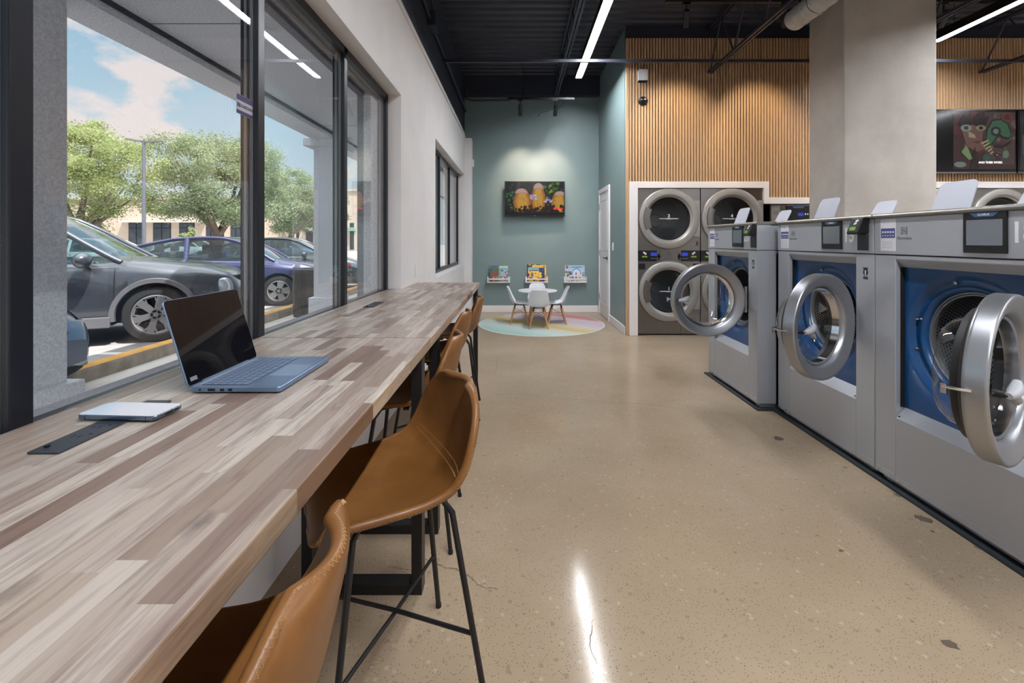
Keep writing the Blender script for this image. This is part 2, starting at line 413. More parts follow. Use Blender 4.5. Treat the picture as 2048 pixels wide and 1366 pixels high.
tag(ms.build('motion_sensor', WPL, smooth=30), 'small white sensor box high on the corner post by the window', 'sensor')
# ------------------------------------------------------------------ ceiling deck, joists, duct
rows = []
prof = []
y = Y0-.1; p = .155
while y < 8.15:
    prof += [(y,4.1),(y+.075,4.1),(y+.10,4.15),(y+.13,4.15)]; y += p
rows = [[(-1.06,a,b) for a,b in prof],[(X1+.1,a,b) for a,b in prof]]
struct(MB().grid(rows).build('ceiling', DECKM, smooth=0, fixn=False), 'black corrugated metal roof deck')
struct(MB().box(-1.2, X1+.2, Y0-.2, 8.3, 4.2, 4.35).build('roof', DECKM, smooth=0))
def joist(name, x, y0, y1, zb, zt):
    m = MB()
    for dx in (-.022,.022):
        m.box(x+dx-.012, x+dx+.012, y0, y1, zb, zb+.03); m.box(x+dx-.012, x+dx+.012, y0, y1, zt-.03, zt)
    n = int((y1-y0)/.32); st_ = (y1-y0)/n; pts = [(x, y0+i*st_, zb+.015 if i % 2 == 0 else zt-.015) for i in range(n+1)]
    for a, b in zip(pts, pts[1:]): m.cyl(a, b, .010, n=6, caps=False)
    return struct(m.build(name, DECKM, smooth=40), 'black open web steel joist under the roof deck')
joist('joist_1', .69, Y0, 7.9, 3.76, 4.09); joist('joist_2', 2.56, Y0, 6.02, 3.47, 4.07); joist('joist_3', 4.30, Y0, 6.02, 3.5, 4.07)
joist('joist_4', 6.15, Y0, 6.02, 3.47, 4.07); joist('joist_5', 8.2, Y0, 6.02, 3.5, 4.07)
struct(MB().box(-.91, X1, 5.63, 5.66, 3.47, 3.505).build('joist_bridging', DECKM, smooth=0), 'black bridging bar across the joists')
cd = MB().tube([(-.89,1.0,3.62),(-.89,4.5,3.56),(-.89,4.75,3.53),(-.89,7.96,3.52)], .018).box(-.912,-.83,4.66,4.86,3.47,3.62).tube([(-.87,2.0,3.85),(-.87,4.6,3.85),(-.87,4.8,3.6)], .014)
cd.tube([(-.86,7.86,3.9),(-.86,7.86,3.70),(-.7,7.86,3.68),(-.1,7.86,3.685)], .016)
tag(cd.build('electrical_conduit', NAVY), 'dark painted conduit with a junction box along the upper left wall', 'conduit')
du = MB(); n_ = 36; pr = [(.098,-.004),(.100,0)]
Lg = 7.6
k = 0.0
while k < Lg: pr += [(.100,k),(.100,k+.105),(.1045,k+.112),(.100,k+.119)]; k += .12
du.lathe([(0,-.004)]+pr, 'y', n_)
du.lathe([(.108,.30),(.108,.345)], 'y', n_).lathe([(.108,1.4),(.108,1.445)], 'y', n_)
dct = du.build('air_duct', GALV); dct.rotation_euler = (0,0,PI); dct.location = (2.70, 4.42, 3.40)
hgr = MB()
for k in (.35, 1.42, 4.0, 6.8): hgr.cyl((0,k,.10),(0,k,.70),.004,n=6)
split(hgr.build('hanger', BLACK, dct))
tag(dct, 'galvanised round spiral duct under the ceiling by the concrete column', 'duct')
# concrete column
CONC = M('concrete_column', rough=.6); t = NT(CONC); v = t.coord()
c_ = t.ramp(t.noise(v, 2.2, 6, .6), [(.3, srgb(166,161,154)), (.7, srgb(194,189,183))])
c_ = t.mix(t.math('MULTIPLY', t.noise(v, 5, 5, .7, (1,1,9)), .45), c_, srgb(178,172,165))
t.l(c_, t.b.inputs['Base Color']); t.bump(t.noise(v, 30, 4), .08, .01)
struct(MB().box(3.31, 4.25, 4.6, 5.15, 0, 4.1).build('column', CONC, bev=.012, smooth=0), 'square concrete column behind the washers')
# ------------------------------------------------------------------ slat wall and white surround
WOOD = M('slat_oak', rough=.45); t = NT(WOOD); v = t.coord()
f = t.noise(v, 6, 4, .6, (60,1,1.2)); t.l(t.ramp(f, [(.3, srgb(186,154,118)), (.7, srgb(206,174,136))]), t.b.inputs['Base Color'])
def zlow(x): return 2.035 if x < 3.33 or x > 5.19 else 1.825
sl = MB(); x = 1.497; YS = 6.03
sl.box(1.455, 1.488, YS-.003, YS+.05, 0, 3.94, 0)
while x < X1-.05:
    sl.box(x, x+.0256, YS-.008, YS+.046, zlow(x+.014), 3.94, 0); x += .0388
for a, b in ((1.49,3.34),(3.34,5.19),(5.19,X1)): sl.box(a, b, YS+.044, YS+.05, zlow((a+b)/2), 3.94, 1)
struct(sl.build('slat_wall', [WOOD, M('slat_felt_black', srgb(8,7,7), 1)], smooth=0), 'vertical wood slat wall cladding over the dryers')
struct(MB().box(1.46, X1, YS+.05, YS+.14, 1.83, 4.15).build('wall_dryers', NAVY, smooth=0))
tr = MB(); yA, yB = YS-.02, YS+.06
tr.box(1.49, 1.604, yA, yB, 0, 2.04); tr.box(1.604, 3.34, yA, yB, 1.955, 2.04); tr.box(3.27, 3.34, yA, yB, 1.745, 1.955)
tr.box(3.34, 5.19, yA, yB, 1.745, 1.83); tr.box(5.11, 5.19, yA, yB, 1.83, 2.04); tr.box(5.19, X1, yA, yB, 1.955, 2.04)
struct(tr.build('trim_4', TRIMW, bev=.003, smooth=0), 'white stepped surround around the dryers')
# ------------------------------------------------------------------ bar counter (two tables), butcher block
def butcher():
    m = M('butcher_block', rough=.32); t = NT(m); v = t.coord()
    sp = t.n('ShaderNodeSeparateXYZ'); t.l(v, sp.inputs[0]); X, Y, Z = sp.outputs
    row = t.math('FLOOR', t.math('DIVIDE', X, .039))
    wn = t.n('ShaderNodeTexWhiteNoise', noise_dimensions='1D'); t.l(row, wn.inputs['W'])
    sh = t.math('ADD', Y, t.math('MULTIPLY', wn.outputs[0], 3.1))
    ln = t.math('ADD', t.math('MULTIPLY', wn.outputs[0], .22), .22)
    col = t.math('FLOOR', t.math('DIVIDE', sh, ln))
    cb = t.n('ShaderNodeCombineXYZ'); t.l(row, cb.inputs[0]); t.l(col, cb.inputs[1])
    w2_ = t.n('ShaderNodeTexWhiteNoise', noise_dimensions='2D'); t.l(cb.outputs[0], w2_.inputs['Vector'])
    rnd = w2_.outputs['Value']
    base = t.ramp(rnd, [(0, srgb(128,106,92)), (.10, srgb(112,92,86)), (.16, srgb(146,130,117)), (.32, srgb(162,148,136)), (.5, srgb(180,169,158)), (.7, srgb(199,190,179)), (.88, srgb(208,200,188)), (1, srgb(152,132,116))])
    # grain, offset per stave
    off = t.n('ShaderNodeVectorMath', operation='ADD'); t.l(v, off.inputs[0])
    sc = t.n('ShaderNodeVectorMath', operation='SCALE'); t.l(w2_.outputs['Color'], sc.inputs[0]); sc.inputs['Scale'].default_value = 9
    t.l(sc.outputs[0], off.inputs[1]); vo = off.outputs[0]
    g1 = t.noise(vo, 5, 5, .65, (11,1.0,11)); g2 = t.noise(vo, 14, 3, .6, (45,1.6,45)); g3 = t.noise(v, 2.1, 4, .6, (4,.8,4))
    base = t.mix(t.ramp(g1, [(.50, (0,0,0)), (.68, (.55,.55,.55))]), base, srgb(126,102,92))
    base = t.mix(t.math('MULTIPLY', g2, .4), base, srgb(140,118,106))
    base = t.mix(t.ramp(g3, [(.56, (0,0,0)), (.74, (.62,.62,.62))]), base, srgb(112,86,82))
    g4 = t.noise(vo, 3, 4, .55, (7,.45,7)); g5 = t.noise(vo, 9, 4, .6, (9,.5,9))
    base = t.mix(t.ramp(g4, [(.455, (0,0,0)), (.485, (.34,.34,.34)), (.515, (0,0,0))]), base, srgb(88,68,64))
    base = t.mix(t.ramp(g5, [(.54, (0,0,0)), (.70, (.3,.3,.3))]), base, srgb(104,76,70))
    # knots
    kv = t.n('ShaderNodeMapping'); kv.inputs['Scale'].default_value = (1,.55,1); t.l(v, kv.inputs[0])
    kw = t.n('ShaderNodeTexVoronoi'); kw.inputs['Scale'].default_value = 7.5; t.l(kv.outputs[0], kw.inputs['Vector'])
    kr = t.n('ShaderNodeSeparateColor'); t.l(kw.outputs['Color'], kr.inputs[0])
    kd = t.math('ADD', kw.outputs['Distance'], t.math('MULTIPLY', t.noise(v, 60, 2), .08))
    kn = t.math('MULTIPLY', t.ramp(kd, [(.06, (1,1,1)), (.20, (0,0,0))]), t.math('GREATER_THAN', kr.outputs[0], .74))
    base = t.mix(t.math('MULTIPLY', kn, .8), base, srgb(74,62,62))
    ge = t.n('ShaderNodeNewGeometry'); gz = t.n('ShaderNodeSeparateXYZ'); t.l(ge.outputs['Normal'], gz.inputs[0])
    base = t.mix(t.math('LESS_THAN', t.math('ABSOLUTE', gz.outputs[2]), .5), base, t.mix(1.0, base, (.90,.78,.62,1), 'MULTIPLY'))  # side faces tinted warm, painting in their lack of cool window reflection
    # stave joints
    e = t.math('ABSOLUTE', t.math('SUBTRACT', t.math('FRACT', t.math('DIVIDE', X, .039)), .5))
    base = t.mix(t.math('MULTIPLY', t.math('GREATER_THAN', e, .485), .25), base, srgb(120,94,80))
    t.l(base, t.b.inputs['Base Color'])
    t.l(t.math('ADD', t.math('MULTIPLY', g1, .15), .25), t.b.inputs['Roughness'])
    t.bump(g2, .05, .004)
    return m
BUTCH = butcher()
CZ, CT, XF, XK = .885, .040, -.331, -.999
def bar_table(y0, y1, frames, label):
    o = empty('bar_table', ((XF+XK)/2, (y0+y1)/2, 0), label, 'counter table', 'wooden bar tables along the window')
    cx, cy = (XF+XK)/2, (y0+y1)/2
    tp = MB().box(XK-cx, XF-cx, y0-cy, y1-cy, CZ-CT, CZ)
    if y1 > 3.6: tp = MB().prism([(XK-cx, y0-cy), (XF-cx, y0-cy), (XF-cx, y1-cy), (X0+.002-cx, y1-cy), (X0+.002-cx, 3.527-cy), (XK-cx, 3.527-cy)], 'z', CZ-CT, CZ)
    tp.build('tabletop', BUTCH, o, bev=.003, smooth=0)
    for fy in frames:
        a = fy-cy; f = MB(); w = .038; dp = .055; xr = XF-.005-cx; xl = -.765-cx
        f.box(xr-w, xr, a, a+dp, 0, CZ-CT); f.box(xl, xl+w, a, a+dp, 0, CZ-CT)
        f.box(xl+w, xr-w, a, a+dp, 0, w); f.box(xl+w, xr-w, a, a+dp, CZ-CT-w, CZ-CT)
        f.build('leg_frame', BLACK, o, bev=.0025, smooth=0)
    return o
bar_table(-.70, 1.756, (-.45, 1.615), 'near wooden bar table holding the open laptop and phone by the window')
bar_table(1.759, 4.08, (1.95, 3.93), 'far wooden bar table ending beside the play corner with short outlet strip')
# ------------------------------------------------------------------ leather stools
LEA = M('tan_leather', rough=.38); t = NT(LEA); v = t.coord()
t.l(t.ramp(t.noise(v, 7, 5, .6), [(.3, srgb(108,70,32)), (.55, srgb(124,82,40)), (.75, srgb(136,92,46))]), t.b.inputs['Base Color'])
t.bump(t.noise(v, 160, 3), .06, .003)
STITCH = M('tan_thread', srgb(188,150,102), .7)
def sweep(prof, nT, xpow=2.0, endround=(.10,.16)):
    P = catmull(prof, 5); P = [np.array(p) for p in P]
    d = [0]
    for a, b in zip(P, P[1:]): d.append(d[-1]+np.hypot(b[0]-a[0], b[1]-a[1]))
    L = d[-1]; rows = []; N = len(P)
    for i, p in enumerate(P):
        a = P[max(i-1,0)]; b = P[min(i+1,N-1)]; tx, tz = b[0]-a[0], b[1]-a[1]; l = math.hypot(tx, tz); tx /= l; tz /= l
        nx, nz = -tz, tx
        hw = p[2]; s = d[i]
        if s < endround[0]: hw *= (max(0, 1-(1-s/endround[0])**2.6))**(1/2.6)*.72+.28
        if L-s < endround[1]: hw *= (max(0, 1-(1-(L-s)/endround[1])**2.6))**(1/2.6)*.55+.45
        row = []
        for k in range(nT):
            tt = -1+2*k/(nT-1); tt = math.sin(tt*PI/2)*.35+tt*.65
            lf = p[3]*abs(tt)**xpow
            row.append((p[0]+nx*lf, hw*tt, p[1]+nz*lf))
        rows.append(row)
    return rows
def boundary(rows):
    return [r[0] for r in rows] + rows[-1][1:] + [r[-1] for r in rows[::-1]][1:] + rows[0][::-1][1:-1]
ST_PROF = [(-.215,.530,.160,.004),(-.205,.558,.180,.010),(-.16,.574,.194,.018),(-.07,.572,.203,.026),(.03,.570,.209,.036),(.11,.582,.214,.050),
           (.158,.612,.216,.060),(.185,.655,.215,.060),(.200,.71,.210,.054),(.211,.76,.201,.046),(.219,.80,.187,.038),(.223,.832,.166,.030)]
def make_stool(label, loc, rz):
    o = empty('bar_stool', loc, label, 'bar stool', 'tan leather counter stools along the bar', rz)
    rows = sweep(ST_PROF, 25)
    m = MB(); m.grid(rows); s = m.build('seat_shell', LEA, o, smooth=60)
    md = s.modifiers.new('thick', 'SOLIDIFY'); md.thickness = .020; md.offset = 0
    bv = s.modifiers.new('round', 'BEVEL'); bv.width = .008; bv.segments = 3; bv.limit_method = 'ANGLE'; bv.angle_limit = R(55)
    # rolled edge welt and zigzag stitching along it
    B = boundary(rows); MB().tube(B, .0112, 8, closed=True).build('edge_welt', LEA, s, smooth=80)
    Bc = [np.array(b) for b in B]+[np.array(B[0])]
    dd = [0]
    for a, b in zip(Bc, Bc[1:]): dd.append(dd[-1]+np.linalg.norm(b-a))
    def at(sv):
        i = int(np.searchsorted(dd, sv % dd[-1], 'right')-1); i = min(i, len(Bc)-2); f = (sv % dd[-1]-dd[i])/max(1e-9, dd[i+1]-dd[i])
        return Bc[i]+(Bc[i+1]-Bc[i])*f, (Bc[i+1]-Bc[i])/max(1e-9, np.linalg.norm(Bc[i+1]-Bc[i]))
    cen = np.array((0.02, 0, .66)); zz = []
    n = int(dd[-1]/.0040)
    for k in range(n):
        p, tg = at(k*dd[-1]/n); outv = p-cen; outv = outv-tg*np.dot(outv, tg); outv /= np.linalg.norm(outv)
        side = np.cross(tg, outv)
        zz.append(tuple(p+outv*.0108+side*(.0038 if k % 2 else -.0038)))
    MB().tube(zz, .0005, 4, closed=True).build('stitching', STITCH, s, smooth=0)
    # double stitched crease between seat and back
    sm = MB()
    for q in (29, 31):
        r = rows[q]; r2 = rows[q+1]
        for k in range(2, len(r)-3):
            for h in (0, .5):
                a = np.array(r[k])*(1-h)+np.array(r[k+1])*h; b = np.array(r2[k])*(1-h)+np.array(r2[k+1])*h
                nn = np.cross(np.array(r[k+1])-np.array(r[k]), np.array(r2[k])-np.array(r[k])); nn /= np.linalg.norm(nn)
                if nn[2] < 0: nn = -nn
                sm.cyl(a+nn*.0108, a+(b-a)*.35+nn*.0108, .0009, n=4)
    sm.build('seam_stitching', STITCH, s, smooth=0)
    zt, zb = .548, .0
    for sx in (-1,1):
        for sy in (-1,1):
            top = Vector((sx*.125, sy*.115, zt)); ft = Vector((sx*.198, sy*.205, .004)); c = top+(ft-top)*.06
            pts = [(sx*.06, sy*.085, zt+.004), (sx*.105, sy*.105, zt+.002)]+[tuple(c)]+[tuple(top+(ft-top)*k) for k in (.3,.7,1)]
            lg = MB().tube(pts, .0085, 10).cyl(ft-Vector((0,0,.004)), ft+Vector((0,0,.008)), .010, n=10)
            lg.build('leg', BLACK, o)
    br = MB(); zq = .205; q = 1-(zq-.004)/(zt-.004); xa = .125+.073*q; ya = .115+.09*q
    br.tube([(-xa,-ya,zq),(0,0,zq-.004),(xa,ya,zq)], .006, 8); br.tube([(-xa,ya,zq),(0,0,zq+.006),(xa,-ya,zq)], .006, 8)
    br.build('cross_brace', BLACK, o)
    MB().box(-.11,.11,-.012,.012,zt-.004,zt+.004).box(-.012,.012,-.11,.11,zt-.004,zt+.004).cyl((0,0,zt-.004),(0,0,zt+.010),.07,n=20).build('seat_plate', BLACK, o)
    return o
make_stool('closest tan leather bar stool, cut off by the bottom of the picture', (-.468,.60,0), R(5))
make_stool('tan leather bar stool turned outwards, its whole stitched seat showing past the counter edge', (-.347,1.292,0), R(28))
make_stool('tan leather bar stool just behind the turned-out one, seen past the black table leg', (-.47,2.03,0), R(2))
make_stool('tan leather bar stool second from the far end of the counter', (-.50,2.72,0), R(-3))
make_stool('farthest tan leather bar stool, at the counter end beside the round rug', (-.475,3.37,0), R(4))
# ------------------------------------------------------------------ laptop
LAPB = M('blue_grey_aluminium', srgb(128,152,184), .35, .75)
LAPK = M('blue_grey_keys', srgb(112,132,160), .45, .2)
SCRN = M('laptop_black_glass', (.006,.006,.008,1), .03, 0, 0, .22)
lp = empty('laptop', (-.69, 1.262, CZ), 'open blue-grey laptop with a black screen on the wooden counter', 'laptop')
hw, dp = .148, .112
MB().rrect(-dp, dp, -hw, hw, .012, .003, .016, axis='z', n=6).build('base', LAPB, lp, bev=.002, smooth=30)
kd = MB().box(-.092, .022, -.131, .131, .0160, .0163); kd.build('keyboard_deck', M('key_gap_black', srgb(18,20,28), .6), lp, smooth=0)
kx, ky = .0185, .0187; rws = [14,14,14,13,12,8]
kb = MB()
for r in range(6):
    xx0 = -.091+r*kx*1.02; n = rws[r]; wd = .262/n
    for c in range(n): kb.box(xx0+.0016, xx0+kx-.0008, -.131+c*wd+.0014, -.131+(c+1)*wd-.0014, .0163, .0172)
kb.build('keyboard', LAPK, lp, smooth=0)
MB().rrect(.032, .105, -.055, .055, .004, .016, .01625, axis='z').build('trackpad', M('trackpad_grey', srgb(136,156,184), .3, .5), lp, smooth=0)
MB().box(-.100,-.0965,-.128,.128,.0161,.0166).build('speaker_slot', M('slot_light', srgb(180,196,216), .3, .6), lp, smooth=0)
pt = MB().cyl((-.085,-hw-.0005,.0095),(-.085,-hw+.002,.0095),.0026,n=12)
for a, b in ((-.066,-.048),(-.036,-.026),(-.016,-.006)): pt.box(a, b, -hw-.0006, -hw+.002, .0065, .0122)
split(pt.build('port', M('port_black', srgb(14,14,18), .5), lp, smooth=0))
lid = MB().rrect(0, .222, -hw, hw, .010, -.005, 0, axis='x', n=6)
lid2 = MB()
Lx = Matrix.Translation((-dp-.001, 0, .014)) @ Matrix.Rotation(R(-17), 4, 'Y')
# lid in its own frame: x thickness, y width, z height
lm = MB().prism([(y_, z_) for y_, z_ in rrpoly(-hw, hw, 0, .222, .010, 6)], 'x', -.0045, .0, X=Lx); L_ = lm.build('lid', LAPB, lp, bev=.0015, smooth=30)
MB().prism([(y_, z_) for y_, z_ in rrpoly(-hw+.0022, hw-.0022, .003, .220, .009, 6)], 'x', .0, .0009, X=Lx).build('screen', SCRN, L_, smooth=30)
MB().box(.0009, .0011, -hw+.012, -hw+.036, .012, .022, X=Lx).build('spec_sticker', M('sticker_pale', srgb(120,124,134), .5), L_, smooth=0)
MB().cyl((-dp-.002,-.10,.014),(-dp-.002,.10,.014),.005,n=10).build('hinge', LAPB, lp)
# ------------------------------------------------------------------ outlet strips and phone
SLATE = M('slate_plate', srgb(58,62,72), .4, .4)
def strip(y0, y1, label, nsock, xl=-.860, xr=-.802):
    o = empty('outlet_strip', ((xl+xr)/2, (y0+y1)/2, CZ), label, 'power outlet')
    w = (xr-xl)/2; l = (y1-y0)/2
    MB().rrect(-w, w, -l, l, .004, 0, .0035, axis='z').build('plate', SLATE, o, bev=.001, smooth=30)
    for k in range(nsock):
        c = -l+.068+k*.042; s = MB()
        s.box(-.012, -.0095, c-.006, c+.004, .0034, .0038).box(.0, .0025, c-.006, c+.004, .0034, .0038).cyl((.012,c+.010,.0034),(.012,c+.010,.0038),.003,n=10)
        s.build('socket', M('port_black'), o, smooth=0)
    us = MB()
    for k in range(4): us.box(-.02+k*.011, -.014+k*.011, l-.05, l-.035, .0034, .0040)
    split(us.build('charging_port', M('port_black'), o, smooth=0))
    MB().cyl((-.014,-l+.022,.003),(-.014,-l+.022,.007),.0045,n=14).build('switch_button', BLKPL, o)
    return o
strip(.797, 1.06, 'dark outlet strip with sockets lying under the phone on the near counter', 4)
strip(2.55, 2.76, 'short black outlet strip set flush into the far counter', 2)
ph = empty('smartphone', (-.826, .976, CZ+.0042), 'pale glossy smartphone lying on the outlet strip near the laptop', 'smartphone', rz=R(-3))
MB().rrect(-.086, .086, -.038, .038, .011, 0, .0092, axis='z', n=7).build('frame', M('phone_frame', srgb(120,132,150), .25, .9), ph, bev=.002, smooth=40)
MB().rrect(-.0845, .0845, -.0365, .0365, .010, .0092, .0100, axis='z', n=7).build('glass_face', M('phone_glass', srgb(206,214,226), .07, 0, .8), ph, smooth=30)  # pale blue base colour stands in for the reflected window
_sb = MB().box(.0855,.0868,-.012,.006,.003,.006).box(.0855,.0868,.013,.022,.003,.006).box(-.066,-.0655,-.0385,-.037,.0,.0092).box(.0655,.066,-.0385,-.037,.0,.0092).build('side_button', M('port_black'), ph, smooth=0); split(_sb)
# ------------------------------------------------------------------ washers
def drum_mat():
    m = M('perforated_drum', (.55,.55,.56,1), .3, 1); t = NT(m); uv = t.coord('UV')
    mp = t.n('ShaderNodeMapping'); mp.inputs['Scale'].default_value = (1,1,1); t.l(uv, mp.inputs[0])
    sp = t.n('ShaderNodeSeparateXYZ'); t.l(mp.outputs[0], sp.inputs[0])
    r = t.math('FLOOR', sp.outputs[1]); xo = t.math('ADD', sp.outputs[0], t.math('MULTIPLY', t.math('MODULO', r, 2), .5))
    fx = t.math('SUBTRACT', t.math('FRACT', xo), .5); fy = t.math('SUBTRACT', t.math('FRACT', sp.outputs[1]), .5)
    dd = t.math('SQRT', t.math('ADD', t.math('MULTIPLY', fx, fx), t.math('MULTIPLY', fy, fy)))
    hole = t.math('LESS_THAN', dd, .33)
    t.l(t.mix(hole, (.55,.55,.56,1), (.01,.01,.012,1)), t.b.inputs['Base Color'])
    t.l(t.math('SUBTRACT', 1, hole), t.b.inputs['Metallic']); return m
DRUM = drum_mat()
LCDG = M('green_lcd', srgb(110,150,44), .4, emit=.12)
DISPG = M('display_glass', srgb(120,128,136), .10, .2)  # base lightened to paint in the window reflected by the display
LABELW = M('label_white', srgb(226,226,234), .5); LABELB = M('label_blue', srgb(74,82,140), .5)
BADGE = M('badge_blue', srgb(70,104,150), .3, .2)
ux_, uz_ = (1,0,0), (0,0,1)
def emblem(o, cx, cz, s, y, mat):
    m = MB(); m.box(cx-s, cx-s*.25, y-.0008, y, cz-s, cz-s*.78).box(cx+s*.25, cx+s, y-.0008, y, cz-s, cz-s*.78)
    m.box(cx-s, cx-s*.25, y-.0008, y, cz+s*.78, cz+s).box(cx+s*.25, cx+s, y-.0008, y, cz+s*.78, cz+s)
    m.box(cx-s, cx-s*.78, y-.0008, y, cz-s, cz+s).box(cx+s*.78, cx+s, y-.0008, y, cz-s, cz+s)
    m.prism([(cx-s*.62,cz+s*.1),(cx-s*.1,cz+s*.6),(cx+.0,cz+s*.2),(cx-s*.2,cz+s*.0)], 'y', y-.0008, y)
    m.prism([(cx+s*.62,cz-s*.1),(cx+s*.1,cz-s*.6),(cx+.0,cz-s*.2),(cx+s*.2,cz+s*.0)], 'y', y-.0008, y)
    m.prism([(cx+s*.1,cz+s*.55),(cx+s*.55,cz+s*.15),(cx+s*.2,cz+s*.1)], 'y', y-.0008, y).prism([(cx-s*.1,cz-s*.55),(cx-s*.55,cz-s*.15),(cx-s*.2,cz-s*.1)], 'y', y-.0008, y)
    return m.build('emblem', mat, o, smooth=0)
def make_washer(yfar, W, xfront, num, theta, label, side_recess=False, reader=True):
    # local frame: x right seen from the front, y into the machine, z up
    o = empty('washing_machine', (xfront, yfar-W/2, 0), label, 'washer', 'front loading washers in a row', R(-90))
    h = W/2-.002; D_ = .96; ZB = .04; zo0, zo1 = .42, 1.125; PL = .131; xi0, xi1 = -h+PL, h-PL
    zc = .80; cx = 0
    b = MB()
    b.box(-h, xi0, 0, .09, ZB, 1.185).box(xi1, h, 0, .09, ZB, 1.185)
    b.prism([(0,1.185),(0,1.165),(.035,zo1),(.09,zo1),(.09,1.185)], 'x', xi0, xi1)
    b.prism([(0,ZB),(0,.365),(.045,zo0),(.09,zo0),(.09,ZB)], 'x', xi0+.001, xi1-.001)
    b.box(-h, h, .09, D_, ZB, 1.185, skip='f')
    b.box(-h+.02, h-.02, .03, D_-.02, .012, ZB)
    if side_recess: b.box(h-.001, h+.0, .14, D_, ZB, 1.16)
    body = b.build('cabinet', STEEL, o, bev=.003, smooth=0)
    bp = MB().box(-h+.005, xi0-.006, -.0012, 0, ZB+.004, .075).box(xi1+.006, h-.005, -.0012, 0, ZB+.004, .075).box(xi0+.002, xi1-.002, -.0012, .0, ZB+.004, .072)
    split(bp.build('kick_strip', STEEL, body, smooth=0))
    bo = MB()
    for x in (-h+.03, xi0-.03, xi0+.02, xi1-.02, xi1+.03, h-.03): bo.cyl((x,-.0012,.055),(x,-.005,.055),.0055,n=8)
    for x in (xi0+.016, xi1-.016): bo.cyl((x,.012,.372),(x,.006,.378),.006,n=8)
    split(bo.build('bolt', CHROME, body))
    ft = MB()
    for x in (-h+.06, h-.06):
        for y in (.06, D_-.06): ft.cyl((x,y,0),(x,y,.012),.035,n=20).cyl((x,y,.012),(x,y,.04),.012,n=10)
    split(ft.build('foot', CHROME, o))
    # dark rubber strips stand in for the gap shadow beside the recess
    MB().box(xi0-.001, xi0+.006, .024, .046, zo0, zo1).box(xi1-.006, xi1+.001, .024, .046, zo0, zo1).build('recess_gap_shade', RUBBER, body, smooth=0); split([k_ for k_ in body.children if k_.name.startswith('recess_gap_shade')][0])
    # blue front panel with a pressed ring, and the tub
    n = 96; rings = []
    def rect(t):
        c, s_ = math.cos(t), math.sin(t); hw = (xi1-xi0)/2; zz1 = zo1-zc+.03; zz0 = zc-zo0+.03
        k = min(hw/abs(c) if abs(c) > 1e-6 else 9, (zz1 if s_ > 0 else zz0)/abs(s_) if abs(s_) > 1e-6 else 9); return k
    T = [2*PI*i/n for i in range(n)]
    rings.append([(rect(t)*math.cos(t), .044, zc+rect(t)*math.sin(t)) for t in T])
    for r, y in ((.316,.046),(.308,.050),(.304,.052),(.298,.062),(.292,.066),(.284,.076),(.262,.076),(.256,.070),(.250,.068),(.243,.072),(.236,.084),(.232,.10)):
        rings.append([(r*math.cos(t), y, zc+r*math.sin(t)) for t in T])
    MB().grid(rings, closed_u=True).build('front_panel', BLUEP, o, smooth=50)
    sb = MB()
    for a in (105, 165, 195, 255, 15, 345):
        x, z = .278*math.cos(R(a)), zc+.278*math.sin(R(a)); sb.cyl((x,.076,z),(x,.066,z),.0085,n=8).cyl((x,.066,z),(x,.060,z),.004,n=8)
    split(sb.build('panel_bolt', CHROME, o))
    lk = MB().cyl((-.283,.0745,zc+.045),(-.283,.076,zc+.045),.012,n=14).cyl((-.276,.0745,zc+.060),(-.276,.076,zc+.060),.006,n=10); lk.build('lock_slot', M('port_black', srgb(14,14,18), .5), o)
    MB().lathe([(.233,.10),(.231,.092),(.228,.092),(.226,.100),(.224,.104),(.221,.098),(.218,.098),(.216,.106),(.216,.114)], 'y', 64, c=(0,0,zc)).build('drum_rim', STEELD, o, smooth=50)
    dr = MB().lathe([(.216,.112),(.222,.116),(.226,.125),(.228,.58),(.21,.60),(0,.60)], 'y', 72, c=(0,0,zc))
    dro = dr.build('drum', DRUM, o, smooth=40)
    uvl = dro.data.uv_layers.new(name='UVMap')
    for p in dro.data.polygons:
        us = []
        for li in p.loop_indices:
            c = dro.data.vertices[dro.data.loops[li].vertex_index].co; a = math.atan2(c.z-zc, c.x)
            rr = math.hypot(c.x, c.z-zc); us.append([a*.228/.0165, (c.y if abs(c.y-.60) > .001 or rr > .205 else .60+(.21-rr))/.0147, li])
        if max(u[0] for u in us)-min(u[0] for u in us) > 30:
            for u in us:
                if u[0] < 0: u[0] += 2*PI*.228/.0165
        for u in us: uvl.data[u[2]].uv = (u[0], u[1])
    lf = MB()
    for a in (60, 180, 300):
        X = Matrix.Translation((0,0,zc)) @ Matrix.Rotation(-R(a), 4, 'Y')
        lf.add([(.226,.15,-.04),(.226,.15,.04),(.175,.18,0),(.226,.58,.04),(.226,.58,-.04),(.175,.56,0)], [[0,1,2],[1,3,5,2],[0,2,5,4],[3,4,5]], 0, X)
    split(lf.build('drum_lifter', STEELD, dro, smooth=0))
    # control panel and lid
    cp = MB().box(-h, h, -.004, .10, 1.189, 1.376); CP = cp.build('control_panel', STEEL, o, bev=.003, smooth=0)
    MB().box(-h+.004, h-.004, .10, D_, 1.189, 1.372).build('upper_cabinet', STEEL, o, smooth=0)
    tp = MB().prism([(-.016,1.376),(-.018,1.388),(-.012,1.398),(.02,1.402),(D_,1.402),(D_,1.376)], 'x', -h, h); tp.build('top_lid', brushed('lid_stainless', (.28,.26,.24,1), .42), o, bev=.004, smooth=0)
    L0 = -h-.002; y = -.004
    lb = MB().rrect(L0+.045, L0+.14, 1.206, 1.368, .002, y-.001, y, 0).box(L0+.049, L0+.136, y-.0014, y-.001, 1.273, 1.322, 1)
    for k in range(5):
        lb.box(L0+.056+k*.016, L0+.066+k*.016, y-.0018, y-.0014, 1.298, 1.308, 0); lb.box(L0+.057+k*.016, L0+.064+k*.016, y-.0018, y-.0014, 1.282, 1.288, 0)
